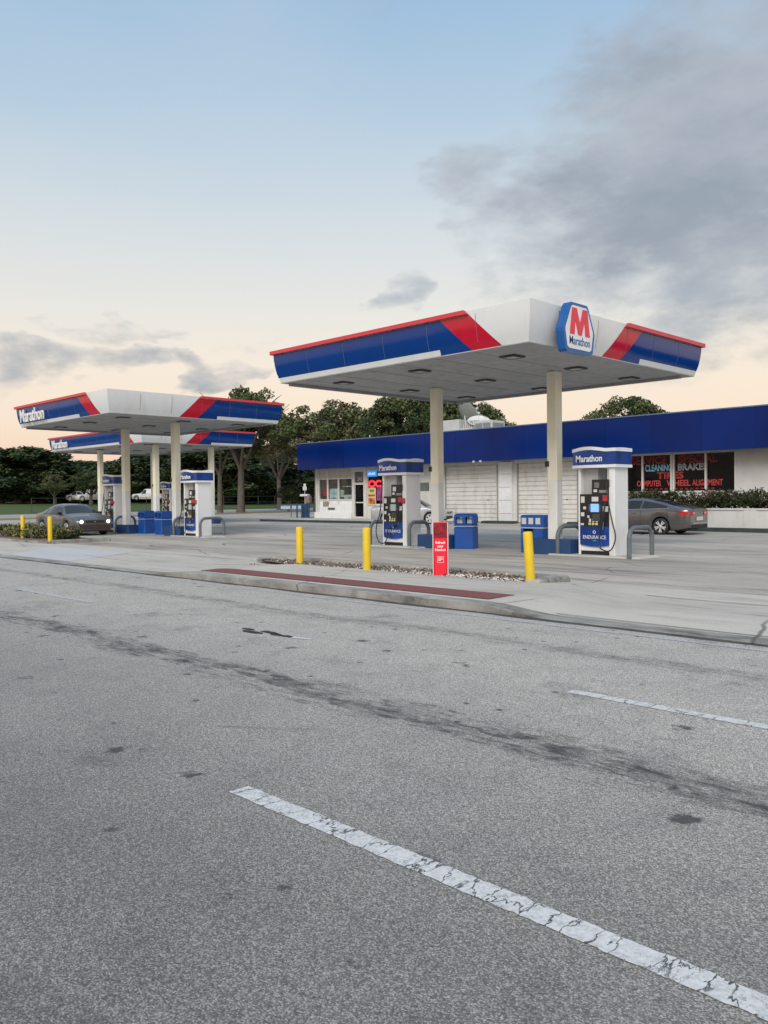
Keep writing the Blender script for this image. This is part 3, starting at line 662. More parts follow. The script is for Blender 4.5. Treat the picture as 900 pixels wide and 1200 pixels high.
trash_bin((-33.6, 19.4, 0), 'blue trash bin left of the cream column, nearer of the far pair', rz=rad(0))
trash_bin((-35.3, 19.5, 0), 'blue trash bin touching the base box of the leftmost near column', rz=rad(0))
washer((-13.35, 19.2, 0), 'blue washer station with three white labels behind the right yellow bollard')

# ------------------------------------------------------------------ bollards
def bollard(loc, label, tilt=(0, 0), h=.95):
    b = MB(); b.lathe([(.082, -.1), (.082, h-.03), (.075, h-.01), (.05, h), (0, h+.003)], 20); o = b.build('bollard', yellow); o.location = loc; o.rotation_euler = (tilt[0], tilt[1], 0)
    return tag(o, label, 'bollard', 'yellow bollards along the pavement')
bollard((-14.9, 12.08, .07), 'yellow bollard at the left tip of the gravel island', h=.86)
bollard((-12.36, 11.78, .07), 'yellow bollard in front of the left near pump, middle of the island', h=.9)
bollard((-8.42, 11.93, .07), 'yellow leaning bollard at the right end of the gravel island', (rad(1.5), rad(-2.5)), h=.9)
bollard((-34.1, 13.35, .05), 'yellow bollard among the bushes at the far left')
bollard((-30.55, 12.95, .05), 'yellow bollard right of the bushes in front of the grey car')
# red sleeve
r = empty('bollard_sign', (-10.45, 11.90, .07), rad(38), label='red advertising sleeve over a bollard with white lettering and fruit picture', cat='bollard sign')
b = MB(); b.box(-.13, .13, -.11, .11, 0, 1.03, .02); b.build('sleeve', mat('red_sign_board', (.80, .01, .035), .4, var=.04), r)
b = MB(); b.box(-.148, -.131, -.112, .112, 0, 1.03); b.box(.131, .148, -.112, .112, 0, 1.03); b.build('edge_trim', mat('pink_white_edge', (.62, .5, .5), .5), r)
g = G('berries_photo', .4); v = g.vor(17); sc_ = g.N.new('ShaderNodeValToRGB'); sp_ = g.N.new('ShaderNodeSeparateColor'); g.L.new(v.outputs['Color'], sp_.inputs[0]); g.L.new(sp_.outputs[0], sc_.inputs[0])
for i, (p, c) in enumerate(((0, (.10, .01, .015)), (.3, (.55, .02, .05)), (.55, (.75, .25, .28)), (.75, (.8, .7, .68)), (1, (.35, .01, .03)))):
    e_ = sc_.color_ramp.elements[0] if i == 0 else (sc_.color_ramp.elements[1] if i == 4 else sc_.color_ramp.elements.new(p)); e_.position = p; e_.color = (*c, 1)
M_berry = g.done(sc_.outputs[0])
b = MB(); b.box(-.128, .128, -.116, -.111, .74, 1.02); b.build('fruit_picture', M_berry, r)
tws = mat('sleeve_text_white', (.85, .82, .82), .5)
for i, t in enumerate(('Refresh', 'your', 'freedom')): text(t, .068, tws, 'lettering', r, (0, -.114, .63-i*.068), RF, .88, .0016, .001, 'CENTER')
b = MB(); b.box(-.06, .06, -.114, -.111, .27, .275); b.box(-.06, .06, -.114, -.111, .385, .39); b.box(-.06, -.055, -.114, -.111, .275, .385); b.box(.055, .06, -.114, -.111, .275, .385)
for z, w in ((.355, .04), (.33, .045), (.305, .025)): b.box(-.045, -.045+w*2, -.114, -.111, z, z+.012)
b.build('logo_box', tws, r)

# ------------------------------------------------------------------ building
F = 37.5; WY = 38.7; ZT = 5.42; ZB = 3.55
B = empty('service_building', (-29, 38.7, 0), label='long white shop and garage building under a deep blue fascia band', cat='building')
class LB(MB):       # building parts are given in world coordinates
    def build(s, name, m, parent=B):
        s.v = [(x+29, y-38.7, z) for x, y, z in s.v]; return MB.build(s, name, m, parent)
def hole_wall(x0, x1, y0, y1, z0, z1, holes):
    b = LB(); xs_ = sorted({x0, x1, *[h[0] for h in holes], *[h[1] for h in holes]})
    for a, c in zip(xs_, xs_[1:]):
        zs = [(z0, z1)]
        for h in holes:
            if h[0] <= a and c <= h[1]:
                nz = []
                for u, v in zs:
                    if h[2] > u: nz.append((u, min(v, h[2])))
                    if h[3] < v: nz.append((max(u, h[3]), v))
                zs = nz
        for u, v in zs:
            if v > u+.001: b.box(a, c, y0, y1, u, v)
    return b
holes = [(-45.5, -41.95, 1.12, 3.6), (-41.85, -40.75, .12, 3.3), (-40.45, -36.6, 1.1, 3.3), (-33.6, -29.55, 0, 3.38), (-28.2, -24.2, 0, 3.38), (-22.4, -15.85, 1.70, 3.5)]
hole_wall(-45.7, 12, WY, WY+.25, 0, 3.75, holes).build('wall', wallw)
b = LB(); b.box(-45.7, 12, 52, 52.2, 0, 5.2); b.box(-45.7, -45.5, WY+.25, 52, 0, 5.2); b.box(11.8, 12, WY+.25, 52, 0, 5.2); b.build('wall', wallw)
b = LB(); b.box(-45.5, 11.8, WY+.3, 52, 4.5, 4.6); b.build('roof', mat('flat_roof_membrane', (.35, .35, .34), .9))
# fascia panels with seams
n = 24; xa, xb = -46.45, 12.6; 
for i in range(n):
    x0 = xa+(xb-xa)*i/n; x1 = xa+(xb-xa)*(i+1)/n; rnd = random.Random(i)
    dy = rnd.uniform(-.012, .012); b = LB(); b.box(x0+.004, x1-.004, F+dy, F+.06+dy, ZB+rnd.uniform(-.006, .006), ZT-.04); b.build('fascia_panel', bfascia if i % 2 else bfasciab)
b = LB(); b.box(xa, xa+.06, F+.08, 46, ZB, ZT-.04); b.build('fascia_panel', bfascia)
b = LB(); b.box(xa-.03, xb, F-.03, F+.16, ZT-.038, ZT+.02); b.box(xa-.03, xa+.1, F+.16, 46, ZT-.038, ZT+.02); b.build('coping', mat('coping_grey_blue', (.10, .14, .26), .4))
b = LB(); b.box(xa+.07, xb, F+.09, WY-.005, ZB+.05, ZB+.1); b.build('soffit', mat('fascia_soffit', (.25, .25, .25), .8))
# garage doors of horizontal sections
def garage(x0, x1, dark_top):
    b = LB(); nsec = 13
    for k in range(nsec):
        z0 = .02+3.34*k/nsec; z1 = .02+3.34*(k+1)/nsec; b.box(x0, x1, WY+.06, WY+.12, z0+.04, z1); b.box(x0, x1, WY+.105, WY+.13, z0, z0+.04)
    d = b.build('garage_door', doorw)
    b = LB(); b.box(x0-.04, x0+.02, WY-.02, WY+.07, 0, 3.38); b.box(x1-.02, x1+.04, WY-.02, WY+.07, 0, 3.38); b.build('door_track', mat('track_grey', (.28, .28, .27), .5), d)
    b = LB(); b.box((x0+x1)/2+1.2, (x0+x1)/2+1.3, WY+.06, WY+.079, 1.3, 1.36); b.build('handle', dark, d)
garage(-33.55, -29.6, 1); garage(-28.15, -24.25, 0)
b = LB(); b.box(-29.35, -28.45, WY-.16, WY-.003, 0, 3.5); b.build('pillar', mat('bright_white_pillar', (.70, .71, .72), .6))
b = LB()
for z in (.55, 1.3, 2.05, 2.8): b.box(-29.33, -28.47, WY-.172, WY-.161, z, z+.03)
b.build('pillar_trim', mat('pillar_joint', (.42, .42, .42), .7))
# service window with painted lettering
w = LB(); w.box(-22.4, -15.85, WY+.10, WY+.13, 1.70, 3.5); win = w.build('service_window', glassd)
b = LB()
for x in (-22.4, -20.5, -18.92-.06, -18.92+.06, -17.26, -15.85): b.box(x-.045, x+.045, WY-.02, WY+.09, 1.72, 3.5)
b.box(-22.5, -15.75, WY-.03, WY+.09, 1.62, 1.72); b.build('window_frame', frame, win)
tr = mat('window_paint_red', (.34, .06, .055), .6, var=.3, vscale=8); tr2 = mat('window_paint_brightred', (.46, .05, .045), .6, var=.3, vscale=8); tb = mat('window_paint_blue', (.22, .48, .66), .6, var=.2, vscale=8); tg = mat('window_paint_white', (.50, .55, .60), .6, var=.2, vscale=8)
def wt(s, size, m, x, z, sx, outline=False, off=.0):
    o = text(s, size, m, 'lettering', win, (x+29, WY+.085-38.7, z), RF, sx, off, .003, 'LEFT', outline); return o
wt('OIL', .52, tr, -22.35, 3.08, .82, .018); wt('SERVICE', .52, tr, -21.15, 3.08, 1.0, .018); wt('SPECIAL', .52, tr, -18.65, 3.08, 1.02, .018)
wt('CLEANING', .44, tb, -20.4, 2.72, .66, False, .012); wt('BRAKES', .44, tg, -18.7, 2.72, .98, .016)
wt('TIRES', .46, tr2, -19.75, 2.33, 1.22, .022)
wt('COMPUTER', .40, tr2, -20.85, 1.97, .62, False, .010); wt('WHEEL', .40, tr2, -19.25, 1.97, .92, False, .010); wt('ALIGNMENT', .40, tr2, -17.95, 1.97, .66, False, .010)
b = LB()
for k in range(14): b.box(-20.4+k*.26, -20.25+k*.26, WY+.083, WY+.086, 1.79, 1.86)
b.build('painted_line', mat('dim_window_red', (.20, .01, .01), .6), win)
# shop front: three windows, panels above, door
panel = mat('shop_upper_panel', (.50, .47, .42), .6, var=.05); low = mat('shop_lower_tile', (.76, .77, .76), .5, var=.03, dirt=(.55, .55, .52))
for i, (x0, x1) in enumerate(((-45.5, -44.55), (-44.55, -43.4), (-43.4, -41.95))):
    b = LB(); b.box(x0+.05, x1-.05, WY+.10, WY+.13, 1.46, 2.85); w = b.build('shop_window', glassb)
    b = LB(); b.box(x0, x0+.05, WY-.02, WY+.09, 1.12, 3.6); b.box(x1-.05, x1-.001, WY-.02, WY+.09, 1.12, 3.6); b.box(x0+.05, x1-.05, WY-.02, WY+.09, 1.38, 1.46); b.box(x0+.05, x1-.05, WY-.02, WY+.09, 2.85, 2.93); b.build('window_frame', frame, w)
    b = LB(); b.box(x0+.06, x1-.06, WY+.02, WY+.06, 2.94, 3.6); b.build('upper_panel', panel, w)
    b = LB(); b.box(x0+.06, x1-.06, WY+.02, WY+.06, 1.12, 1.37); b.build('lower_panel', low, w)
    if i == 1: b = LB(); b.box(x0+.12, x1-.08, WY+.092, WY+.098, 1.5, 2.2); b.build('display_and_reflection', mat('teal_display_reflection', (.26, .38, .38), .6, var=.5, vscale=5), w)  # reflection and lit interior painted as a flat teal patch
    if i == 0: b = LB(); b.box(x0+.4, x1-.12, WY+.092, WY+.098, 1.7, 2.2); b.build('display_and_reflection', mat('dim_red_display', (.28, .02, .03), .6, var=.4, vscale=5), w)
    if i == 2: b = LB(); b.box(x0+.5, x1-.05, WY+.092, WY+.098, 1.48, 1.75); b.box(x0+.1, x0+.5, WY+.092, WY+.098, 1.6, 2.1); b.box(x0+.35, x1-.2, WY+.092, WY+.098, 2.3, 2.36); b.build('display_and_reflection', mat('green_grey_display_reflection', (.26, .34, .28), .6, var=.5, vscale=5), w)  # pale flat patches paint in reflections and the lit interior
b = LB(); b.box(-45.85, -41.95, WY-.14, WY-.003, .12, .55); b.box(-45.3, -41.95, WY-.08, WY-.003, .55, 1.1); b.build('tiled_base', low)
b = LB(); b.box(-45.75, -45.6, WY-.10, WY-.003, .55, 3.6); b.build('corner_post', frame)
b = LB(); b.box(-44.4, -43.7, WY-.12, WY-.085, .72, .86); b.build('vent_grille', mat('vent_dark', (.10, .10, .10), .6))
b = LB(); b.box(-44.95, -44.35, WY-.10, WY-.085, .95, 1.3); b.build('notice_board', mat('notice_brown', (.28, .22, .18), .7, var=.4, vscale=8))
b = LB(); b.box(-41.75, -40.8, WY+.10, WY+.13, .16, 2.45); d = b.build('shop_door', glassd)
b = LB(); b.box(-41.85, -41.74, WY-.02, WY+.09, .12, 3.3); b.box(-40.86, -40.75, WY-.02, WY+.09, .12, 3.3); b.box(-41.74, -40.86, WY-.02, WY+.09, 2.42, 2.56); b.box(-41.74, -40.86, WY-.02, WY+.09, .12, .26); b.box(-41.74, -40.86, WY-.0, WY+.09, 1.18, 1.25); b.build('door_frame', frame, d)
b = LB(); b.box(-41.62, -41.58, WY-.06, WY-.01, 1.0, 1.5); b.build('handle', chrome, d)
b = LB(); b.box(-41.74, -40.86, WY+.10, WY+.13, 2.56, 3.3); b.build('transom', mat('transom_tint', (.10, .085, .095), .3, var=.3), d)
text('345', .42, mat('door_number_grey', (.55, .54, .55), .5), 'lettering', d, (-41.28+29, WY+.06-38.7, 2.68), RF, .85, 0, .003, 'CENTER')
b = LB(); b.box(-40.7, -40.5, WY-.07, WY-.003, .12, 3.55); b.build('wall_post', frame)
b = LB(); b.box(-40.45, -36.6, WY+.10, WY+.13, 1.1, 3.3); w = b.build('shop_window', glassd)
b = LB(); b.box(-40.47, -36.58, WY-.02, WY+.09, 1.02, 1.12); b.box(-38.3, -38.22, WY-.02, WY+.09, 1.12, 3.3); b.build('window_frame', frame, w)
neon = mat('neon_red', (.7, .02, .03), .4, emis=(1, .05, .07), estr=.85)
b = LB()
for x0, wd in ((-40.38, .58), (-39.72, .58)):
    P = [(x0+wd/2+wd/2*math.cos(a*math.pi/8), WY+.07, 2.46+.19*math.sin(a*math.pi/8)) for a in range(17)]
    if x0 > -40: P = P[2:15]
    b.tube(P, .075, 6)
b.build('neon_sign', neon, w)
b = LB(); b.box(-40.4, -39.62, WY-.05, WY-.025, 1.02, 2.2); p = b.build('poster', mat('poster_yellow', (.60, .50, .26), .6, var=.1, vscale=4), w)
b = LB(); b.box(-40.33, -39.69, WY-.058, WY-.051, 1.12, 1.5); b.build('picture_block', mat('poster_orange', (.5, .14, .06), .6, var=.7, vscale=5), p)
b = LB(); b.box(-40.2, -39.8, WY-.058, WY-.051, 1.92, 2.08); b.build('picture_block', mat('poster_green', (.10, .28, .08), .6), p)
b = LB(); b.box(-40.33, -39.69, WY-.058, WY-.051, 1.62, 1.75); b.build('picture_block', mat('poster_red', (.5, .06, .04), .6, var=.3), p)
b = LB(); b.box(-39.52, -38.9, WY-.05, WY-.025, 1.35, 2.25); b.build('poster', mat('poster_magenta', (.30, .05, .18), .6, var=.5, vscale=3), w)
b = LB(); b.box(-40.05, -39.2, 38.3, 38.38, 2.93, 3.32); s_ = b.build('hanging_sign', mat('sign_blue_lit', (.02, .25, .7), .4, emis=(.03, .36, 1), estr=.55))
b = LB(); random.seed(4)
for k in range(5): b.box(-39.97+k*.14, -39.87+k*.14, 38.285, 38.295, 3.05, 3.05+random.choice((.12, .16)))
b.build('sign_mark', mat('sign_mark_light', (.5, .75, .9), .4, emis=(.4, .75, 1), estr=.6), s_)
b = LB(); b.box(-35.9, -34.9, WY-.05, WY-.003, 1.95, 2.45); b.build('wall_notice', mat('dark_notice', (.12, .14, .13), .5, var=.3))
b = LB(); b.box(-24.05, -23.4, WY-.03, WY-.003, 1.3, 2.5); b.box(-23.9, -23.83, WY-.04, WY-.031, .9, 2.1); b.build('wall_pipe', mat('pipe_white', (.55, .55, .54), .6))
for x in (-30.4, -29.9): b = LB(); b.box(x, x+.14, F-.06, F-.012, ZB-.06, ZB+.06, .0); b.build('security_light', mat('lamp_housing', (.45, .45, .45), .5))
b = LB(); b.box(-23, 12, WY-.28, WY-.003, .75, .95); b.build('wall_ledge', wallw)

# shop platform, kerbs, planter
b = MB(); b.box(-46.2, -35.6, 34.25, 38.55, 0, .12); o = tag(b.build('walkway', slab), kind='structure')
b = MB(); b.box(-46.35, -35.5, 34.08, 34.245, 0, .15, .03); b.box(-30.0, -27.8, 37.6, 38.3, .007, .15, .06); b.box(-24.6, -23.4, 38.1, 38.5, .007, .15, .06); tag(b.build('shop_kerb', kdark), kind='structure')
pl = empty('planter_wall', (-9, 34, 0), label='low white block planter wall behind the dark grey sedan', cat='planter')
b = MB(); b.box(-9.5, 14, .05, .30, .16, .90); b.box(-9.5, -9.25, .30, 3.9, .16, .90); b.build('block_wall', wallw, pl)
b = MB(); b.box(-9.56, 14, .0, .34, .90, .96, .02); b.build('cap_course', wallw, pl)
b = MB(); b.box(-4.6, -4.1, .015, .05, .16, .90); b.box(2, 2.5, .015, .05, .16, .90); b.build('pier', wallw, pl)
b = MB(); b.box(-9.9, 14, -.35, .05, 0, .17, .04); b.build('kerb', kdark, pl)
b = MB(); b.box(-9.3, 14, .30, 4.3, .3, .8); b.build('soil', M_soil, pl)

# rooftop equipment
def rooftop():
    ac = mat('rooftop_unit_metal', (.50, .51, .50), .5, var=.08, dirt=(.35, .35, .33)); grl = mat('rooftop_grille', (.20, .22, .23), .6)
    r = empty('rooftop_air_unit', (-33.45, 43, 4.6), label='pale boxy rooftop air unit with grille panels at right of the dishes', cat='air conditioner', group='rooftop units')
    b = MB(); b.box(-.7, .7, -.7, .7, 0, 1.80, .03); b.build('housing', ac, r)
    for x0 in (-.62, .03):
        b = MB(); b.box(x0, x0+.58, -.715, -.701, .75, 1.65); b.build('grille', grl, r)
    b = MB(); b.box(.701, .715, -.55, .55, .75, 1.65); b.build('grille', grl, r)
    r = empty('rooftop_air_unit', (-36.3, 43, 4.6), label='long low pale rooftop unit below the big grey dish', cat='air conditioner', group='rooftop units')
    b = MB(); b.box(-.75, .75, -.6, .6, .1, 2.05, .03); b.build('housing', ac, r); b = MB(); b.box(-1.7, 2.0, -.7, .75, 0, 1.42); b.build('curb', ac, r)
    b = MB()
    for k in range(6): b.box(.85+k*.17, .95+k*.17, -.3, .3, 1.42, 1.75+.2*(k % 2))
    b.build('vent_pipe', ac, r)
    def dish(loc, R_, az, el_, label, m):
        r = empty('satellite_dish', loc, label=label, cat='satellite dish'); b = MB()
        T = Matrix.Rotation(az, 4, 'Z') @ Matrix.Rotation(el_, 4, 'X')
        b.T = Matrix.Translation((0, 0, 1.0)) @ T; prof = [(R_*k/8, .32*R_*(k/8)**2) for k in range(9)]
        b.lathe([(max(.001, a), c) for a, c in prof], 28); b.lathe([(max(.001, a), c-.03) for a, c in reversed(prof)], 28); b.lathe([(R_, .32*R_-.03), (R_+.02, .32*R_), (R_, .32*R_+.02)], 28); b.build('reflector', m, r)
        b = MB(); b.T = Matrix.Translation((0, 0, 1.0)) @ T; b.tube([(0, -R_, .3*R_), (0, 0, R_*1.0)], .025, 6); b.tube([(R_*.8, R_*.5, .3*R_), (0, 0, R_*1.0)], .02, 6); b.lathe([(.001, R_*.95), (.09, R_*.95), (.09, R_*1.15), (.001, R_*1.15)], 10); b.build('feed_arm', ac, r)
        b = MB(); b.tube([(0, 0, -.0), (0, 0, 1.0)], .05, 8); b.build('mast', ac, r); return r
    dish((-36.0, 43.6, 6.0), 1.0, rad(-20), rad(-62), 'large grey mesh dish tilted up on the roof', mat('grey_mesh_dish', (.22, .23, .22), .6))
    dish((-34.6, 43.3, 5.35), .72, rad(40), rad(32), 'smaller white dish left of the boxy roof unit', mat('white_dish', (.62, .64, .62), .5))
    b = MB(); b.tube([(-37.7, 42, 4.6), (-37.7, 42, 6.7)], .03, 6); b.tube([(-37.7, 42, 6.7), (-36.6, 42, 5.0)], .025, 6); tag(b.build('roof_antenna', ac), 'thin braced antenna pole on the roof beside a column', 'antenna')
    b = MB(); b.tube([(-40.5, 39, 4.6), (-40.5, 39, 5.75)], .04, 6); tag(b.build('vent_pipe', ac), 'short vent pipe standing on the shop roof', 'pipe')
rooftop()

# ------------------------------------------------------------------ vehicles
def car(name, loc, rz, label, cat, body, L=4.6, W=1.78, Ht=1.44, wb=2.68, fo=.88, kind='sedan', lit=False, wheelr=.325, group=None, silver_trim=False, lowpart=None):
    """heading +X, origin on the ground at the middle"""
    r = empty(name, loc, rz, label=label, cat=cat, group=group)
    h2 = L/2; xf = h2-fo; xr = xf-wb; hw = W/2
    def lerp(tab, x):
        for (a, p), (c, q) in zip(tab, tab[1:]):
            if x <= c: t = (x-a)/(c-a) if c > a else 0; t = max(0, min(1, t)); return p+(q-p)*t
        return tab[-1][1]
    def sl(tab, x):     # smoothed
        return sum(lerp(tab, x+d) for d in (-.08, -.04, 0, .04, .08))/5
    if kind == 'coupe':
        roof = [(-h2, .98), (-h2+.12, 1.06), (-h2+.45, 1.09), (-h2+1.3, 1.30), (-h2+2.0, Ht-.01), (-h2+2.55, Ht), (xf-1.1, Ht-.07), (xf-.35, .98), (h2-.4, .80), (h2, .66)]
        belt = [(-h2, .96), (-h2+.5, 1.03), (xf-.4, .93), (h2-.3, .74), (h2, .62)]
    elif kind == 'sedan':
        roof = [(-h2, .96), (-h2+.1, 1.02), (-h2+.75, 1.05), (-h2+1.35, Ht-.09), (-h2+1.8, Ht), (xf-1.35, Ht-.01), (xf-.95, Ht-.08), (xf-.22, .98), (h2-.45, .86), (h2, .70)]
        belt = [(-h2, .92), (-h2+.4, .97), (xf-.3, .93), (h2-.3, .80), (h2, .66)]
    elif kind == 'pickup':
        roof = [(-h2, 1.02), (-h2+1.7, 1.03), (-h2+1.72, Ht-.05), (-h2+1.95, Ht), (xf-1.3, Ht), (xf-.6, 1.12), (h2-.3, 1.05), (h2, .9)]
        belt = [(-h2, 1.0), (xf-.5, 1.06), (h2-.2, 1.0), (h2, .85)]
    cab0 = {'coupe': -h2+.5, 'sedan': -h2+.8, 'pickup': -h2+1.72}[kind]; cab1 = {'coupe': xf-.38, 'sedan': xf-.25, 'pickup': xf-.62}[kind]
    def halfw(x):
        e = min((x+h2)/.55, (h2-x)/.65); e = max(0, min(1, e)); return hw*(.80+.20*math.sqrt(1-(1-e)**2))
    def zb(x):
        z = .20+.10*max(0, abs(x)-(h2-.45))/.45
        for c in (xf, xr):
            d = abs(x-c); R_ = wheelr+.055
            if d < R_: z = max(z, wheelr+math.sqrt(R_*R_-d*d))
        return z
    def top(x): return sl(roof, x)
    def bl(x): return min(sl(belt, x), top(x)-.01)
    def side(x, t):      # t 0..1 from belt to roof edge
        w0 = halfw(x)*.985; zt = top(x); z0 = bl(x); hgt = zt-z0; w1 = w0-.34*min(1, hgt/.4)*w0*.9-.04
        return (w0+(w1-w0)*t, z0+(hgt-.03)*t)
    xs_ = [-h2+L*i/120 for i in range(121)]
    rows = []
    for x in xs_:
        w = halfw(x); z0 = zb(x); b0 = bl(x); pts = []
        mid = max(z0+.01, .55); 
        prof = [(w*.93, z0), (w*.985, z0+.04 if z0 < .5 else z0+.01), (w*1.0, z0+(b0-z0)*.45), (w*1.0, z0+(b0-z0)*.75), (w*.985, b0-.005)]
        s1 = side(x, .5); s2 = side(x, 1); zt = top(x)
        prof += [s1, s2, (s2[0]*.8, zt-.005), (s2[0]*.4, zt+.015), (0, zt+.02)]
        rows.append([(x, p[0], p[1]) for p in prof]+[(x, -p[0], p[1]) for p in reversed(prof[:-1])])
    b = MB(); b.grid(rows, True); nc = len(rows[0])
    b.add(rows[0], [tuple(range(nc))]); b.add(rows[-1], [tuple(range(nc-1, -1, -1))]); bd = b.build('body', body, r)
    # underside
    b = MB(); b.box(-h2+.35, h2-.35, -hw+.24, hw-.24, .17, .62); b.box(xr+.42, xf-.42, -hw+.1, hw-.1, .17, .3); b.build('underbody', dark, r)
    gl = mat('car_glass', (.018, .02, .023), .05, var=.1, spec=.7)
    # side glass
    for s in (-1, 1):
        for k, (a0, a1) in enumerate(((cab0+.38, (cab0+cab1)/2-.06), ((cab0+cab1)/2+.02, cab1-.33))):
            if kind == 'pickup' and k == 0: continue
            b = MB(); rws = []
            for i in range(13):
                x = a0+(a1-a0)*i/12; row = []
                hi = min(.86, max(.12, (top(x)-bl(x)-.06)/max(.05, top(x)-bl(x))))
                if top(x)-bl(x) < .12: hi = .1
                for t in (.06, hi*.5, hi): w_, z_ = side(x, t); row.append((x, s*(w_+.006), z_))
                rws.append(row)
            b.grid(rws, True); b.build('side_window', gl, r)
    # windscreen and rear window as strips following the roof line
    def strip(xa_, xb_, name):
        b = MB(); rws = []
        for i in range(9):
            x = xa_+(xb_-xa_)*i/8; s2 = side(x, 1); zt = top(x); ww = s2[0]
            rws.append([(x, ww*.96, s2[1]+.008), (x, ww*.8, zt+.004), (x, ww*.4, zt+.024), (x, 0, zt+.029), (x, -ww*.4, zt+.024), (x, -ww*.8, zt+.004), (x, -ww*.96, s2[1]+.008)])
        b.grid(rws, True); return b.build(name, gl, r)
    if kind == 'coupe': strip(xf-1.08, xf-.40, 'windshield'); strip(-h2+.62, -h2+1.55, 'rear_window')
    elif kind == 'sedan': strip(xf-.98, xf-.26, 'windshield'); strip(-h2+.80, -h2+1.38, 'rear_window')
    else: strip(xf-1.25, xf-.64, 'windshield')
    # wheels
    rim = mat('alloy_rim', (.72, .73, .74), .35, .3, var=.05)
    for cx in (xf, xr):
        for s in (-1, 1):
            cy = s*(hw-.115); b = MB(); b.T = Matrix.Translation((cx, cy, wheelr)) @ Matrix.Rotation(rad(90), 4, 'X')
            b.lathe([(.2, -.10), (wheelr-.03, -.11), (wheelr, -.08), (wheelr, .08), (wheelr-.03, .11), (.2, .10)], 28); ty = b.build('wheel', dark, r)
            b = MB(); b.T = Matrix.Translation((cx, cy+s*.08, wheelr)) @ Matrix.Rotation(rad(90), 4, 'X')
            b.lathe([(wheelr-.085, -.03), (wheelr-.085, .035), (wheelr-.105, .035), (wheelr-.105, -.03)], 28); b.lathe([(.001, -.03), (.055, -.03), (.055, .03), (.001, .03)], 12)
            for k in range(10):
                a = 2*math.pi*k/10+.12*(1 if k % 2 else -1); ca, sa = math.cos(a), math.sin(a); R_ = wheelr-.095
                b.add([(ca*.04-sa*.018, sa*.04+ca*.018, s*-.025), (ca*.04+sa*.018, sa*.04-ca*.018, s*-.025), (ca*R_+sa*.026, sa*R_-ca*.026, s*-.025), (ca*R_-sa*.026, sa*R_+ca*.026, s*-.025)], [(0, 1, 2, 3)])
            b.build('rim', rim, ty)
            b = MB(); b.T = Matrix.Translation((cx, cy+s*.03, wheelr)) @ Matrix.Rotation(rad(90), 4, 'X'); b.lathe([(.001, 0), (wheelr-.1, 0)], 24); b.build('brake_disc', mat('brake_dark', (.03, .03, .03), .6), ty)  # flat dark disc filling the wheel behind the spokes
    # lights, grille, trim
    hl = mat('headlight_lit', (.8, .8, .75), .2, emis=(1, .93, .75), estr=6) if lit else mat('headlight_clear', (.42, .44, .46), .12, var=.2, vscale=10)
    tl = mat('tail_light_clear', (.55, .53, .53), .15, var=.2, vscale=9) if silver_trim else mat('tail_light_red', (.48, .012, .018), .12, emis=None)
    for s in (-1, 1):
        b = MB(); ws_ = halfw(h2-.06)
        if lit:
            b.T = Matrix.Translation((h2+.005, s*(ws_-.20), .63)) @ Matrix.Rotation(rad(90), 4, 'Y'); b.lathe([(.001, .02), (.055, .016), (.075, 0), (.075, -.06)], 16)
            o = b.build('headlight', hl, r)
        elif kind != 'coupe':
            rws = []
            for i in range(7):
                x = h2-.48+.48*i/6; w_ = halfw(x)*1.004+.004; rws.append([(x, s*w_, .60-.0*i), (x, s*w_, .74-.008*i), (x, s*(w_-.05), .80-.016*i)])
            rws.append([(h2+.01, s*(halfw(h2)-.02), .58), (h2+.01, s*(halfw(h2)-.05), .665), (h2+.008, s*(halfw(h2)-.12), .68)]); rws.append([(h2+.012, s*(halfw(h2)-.42), .60), (h2+.012, s*(halfw(h2)-.42), .65), (h2+.012, s*(halfw(h2)-.42), .66)])
            b.grid(rws, True); b.build('headlight', hl, r)
        b = MB(); rws = []
        for i in range(7):
            x = -h2+.42-.42*i/6; w_ = halfw(x)*1.003+.004; k = i/6; rws.append([(x, s*w_, .80-.04*k), (x, s*w_, .86), (x, s*(w_-.012), .88+.05*k if kind != 'pickup' else .92)])
        rws.append([(-h2-.012, s*(halfw(-h2)-.05), .74), (-h2-.012, s*(halfw(-h2)-.05), .84), (-h2-.012, s*(halfw(-h2)-.05), .93)])
        rws.append([(-h2-.012, s*(halfw(-h2)-.38), .76), (-h2-.012, s*(halfw(-h2)-.38), .84), (-h2-.012, s*(halfw(-h2)-.38), .90)])
        b.grid(rws, True); b.build('tail_light', tl, r)
        if kind == 'coupe':
            b = MB(); b.box(-h2-.02, -h2-.012, s*(halfw(-h2)-.25)-.08, s*(halfw(-h2)-.25)+.06, .80, .88); b.build('light_core', mat('tail_core_pale', (.7, .35, .36), .3, emis=None), r)
        b = MB(); mx_ = cab1-.38; b.box(mx_-.10, mx_+.08, s*(hw+.02)-.09, s*(hw+.02)+.09, bl(mx_)-.0, bl(mx_)+.13, .03); b.build('mirror', body if silver_trim else black, r)
        for dx in (-.05, .95):
            b = MB(); hx = (cab0+cab1)/2-.35+dx-.35; b.box(hx-.10, hx+.10, s*hw*.998-.02, s*hw*.998+.022, bl(hx)-.15, bl(hx)-.12); b.build('door_handle', body, r)
        # door seams, sill
        b = MB()
        for x in ((cab0+cab1)/2-.02, cab1-.35, cab0+.35):
            w_ = halfw(x)+.003; zz0 = max(zb(x)+.06, .30); b.add([(x-.006, s*w_, zz0), (x+.006, s*w_, zz0), (x+.006, s*w_, bl(x)-.03), (x-.006, s*w_, bl(x)-.03)], [(0, 1, 2, 3)])
        b.build('door_seam', dark, r)
        b = MB(); rws = [[(x, s*(side(x, .03)[0]+.008), side(x, .03)[1]-.012), (x, s*(side(x, .03)[0]+.008), side(x, .03)[1]+.012)] for x in [cab0+.3+(cab1-cab0-.55)*i/10 for i in range(11)]]
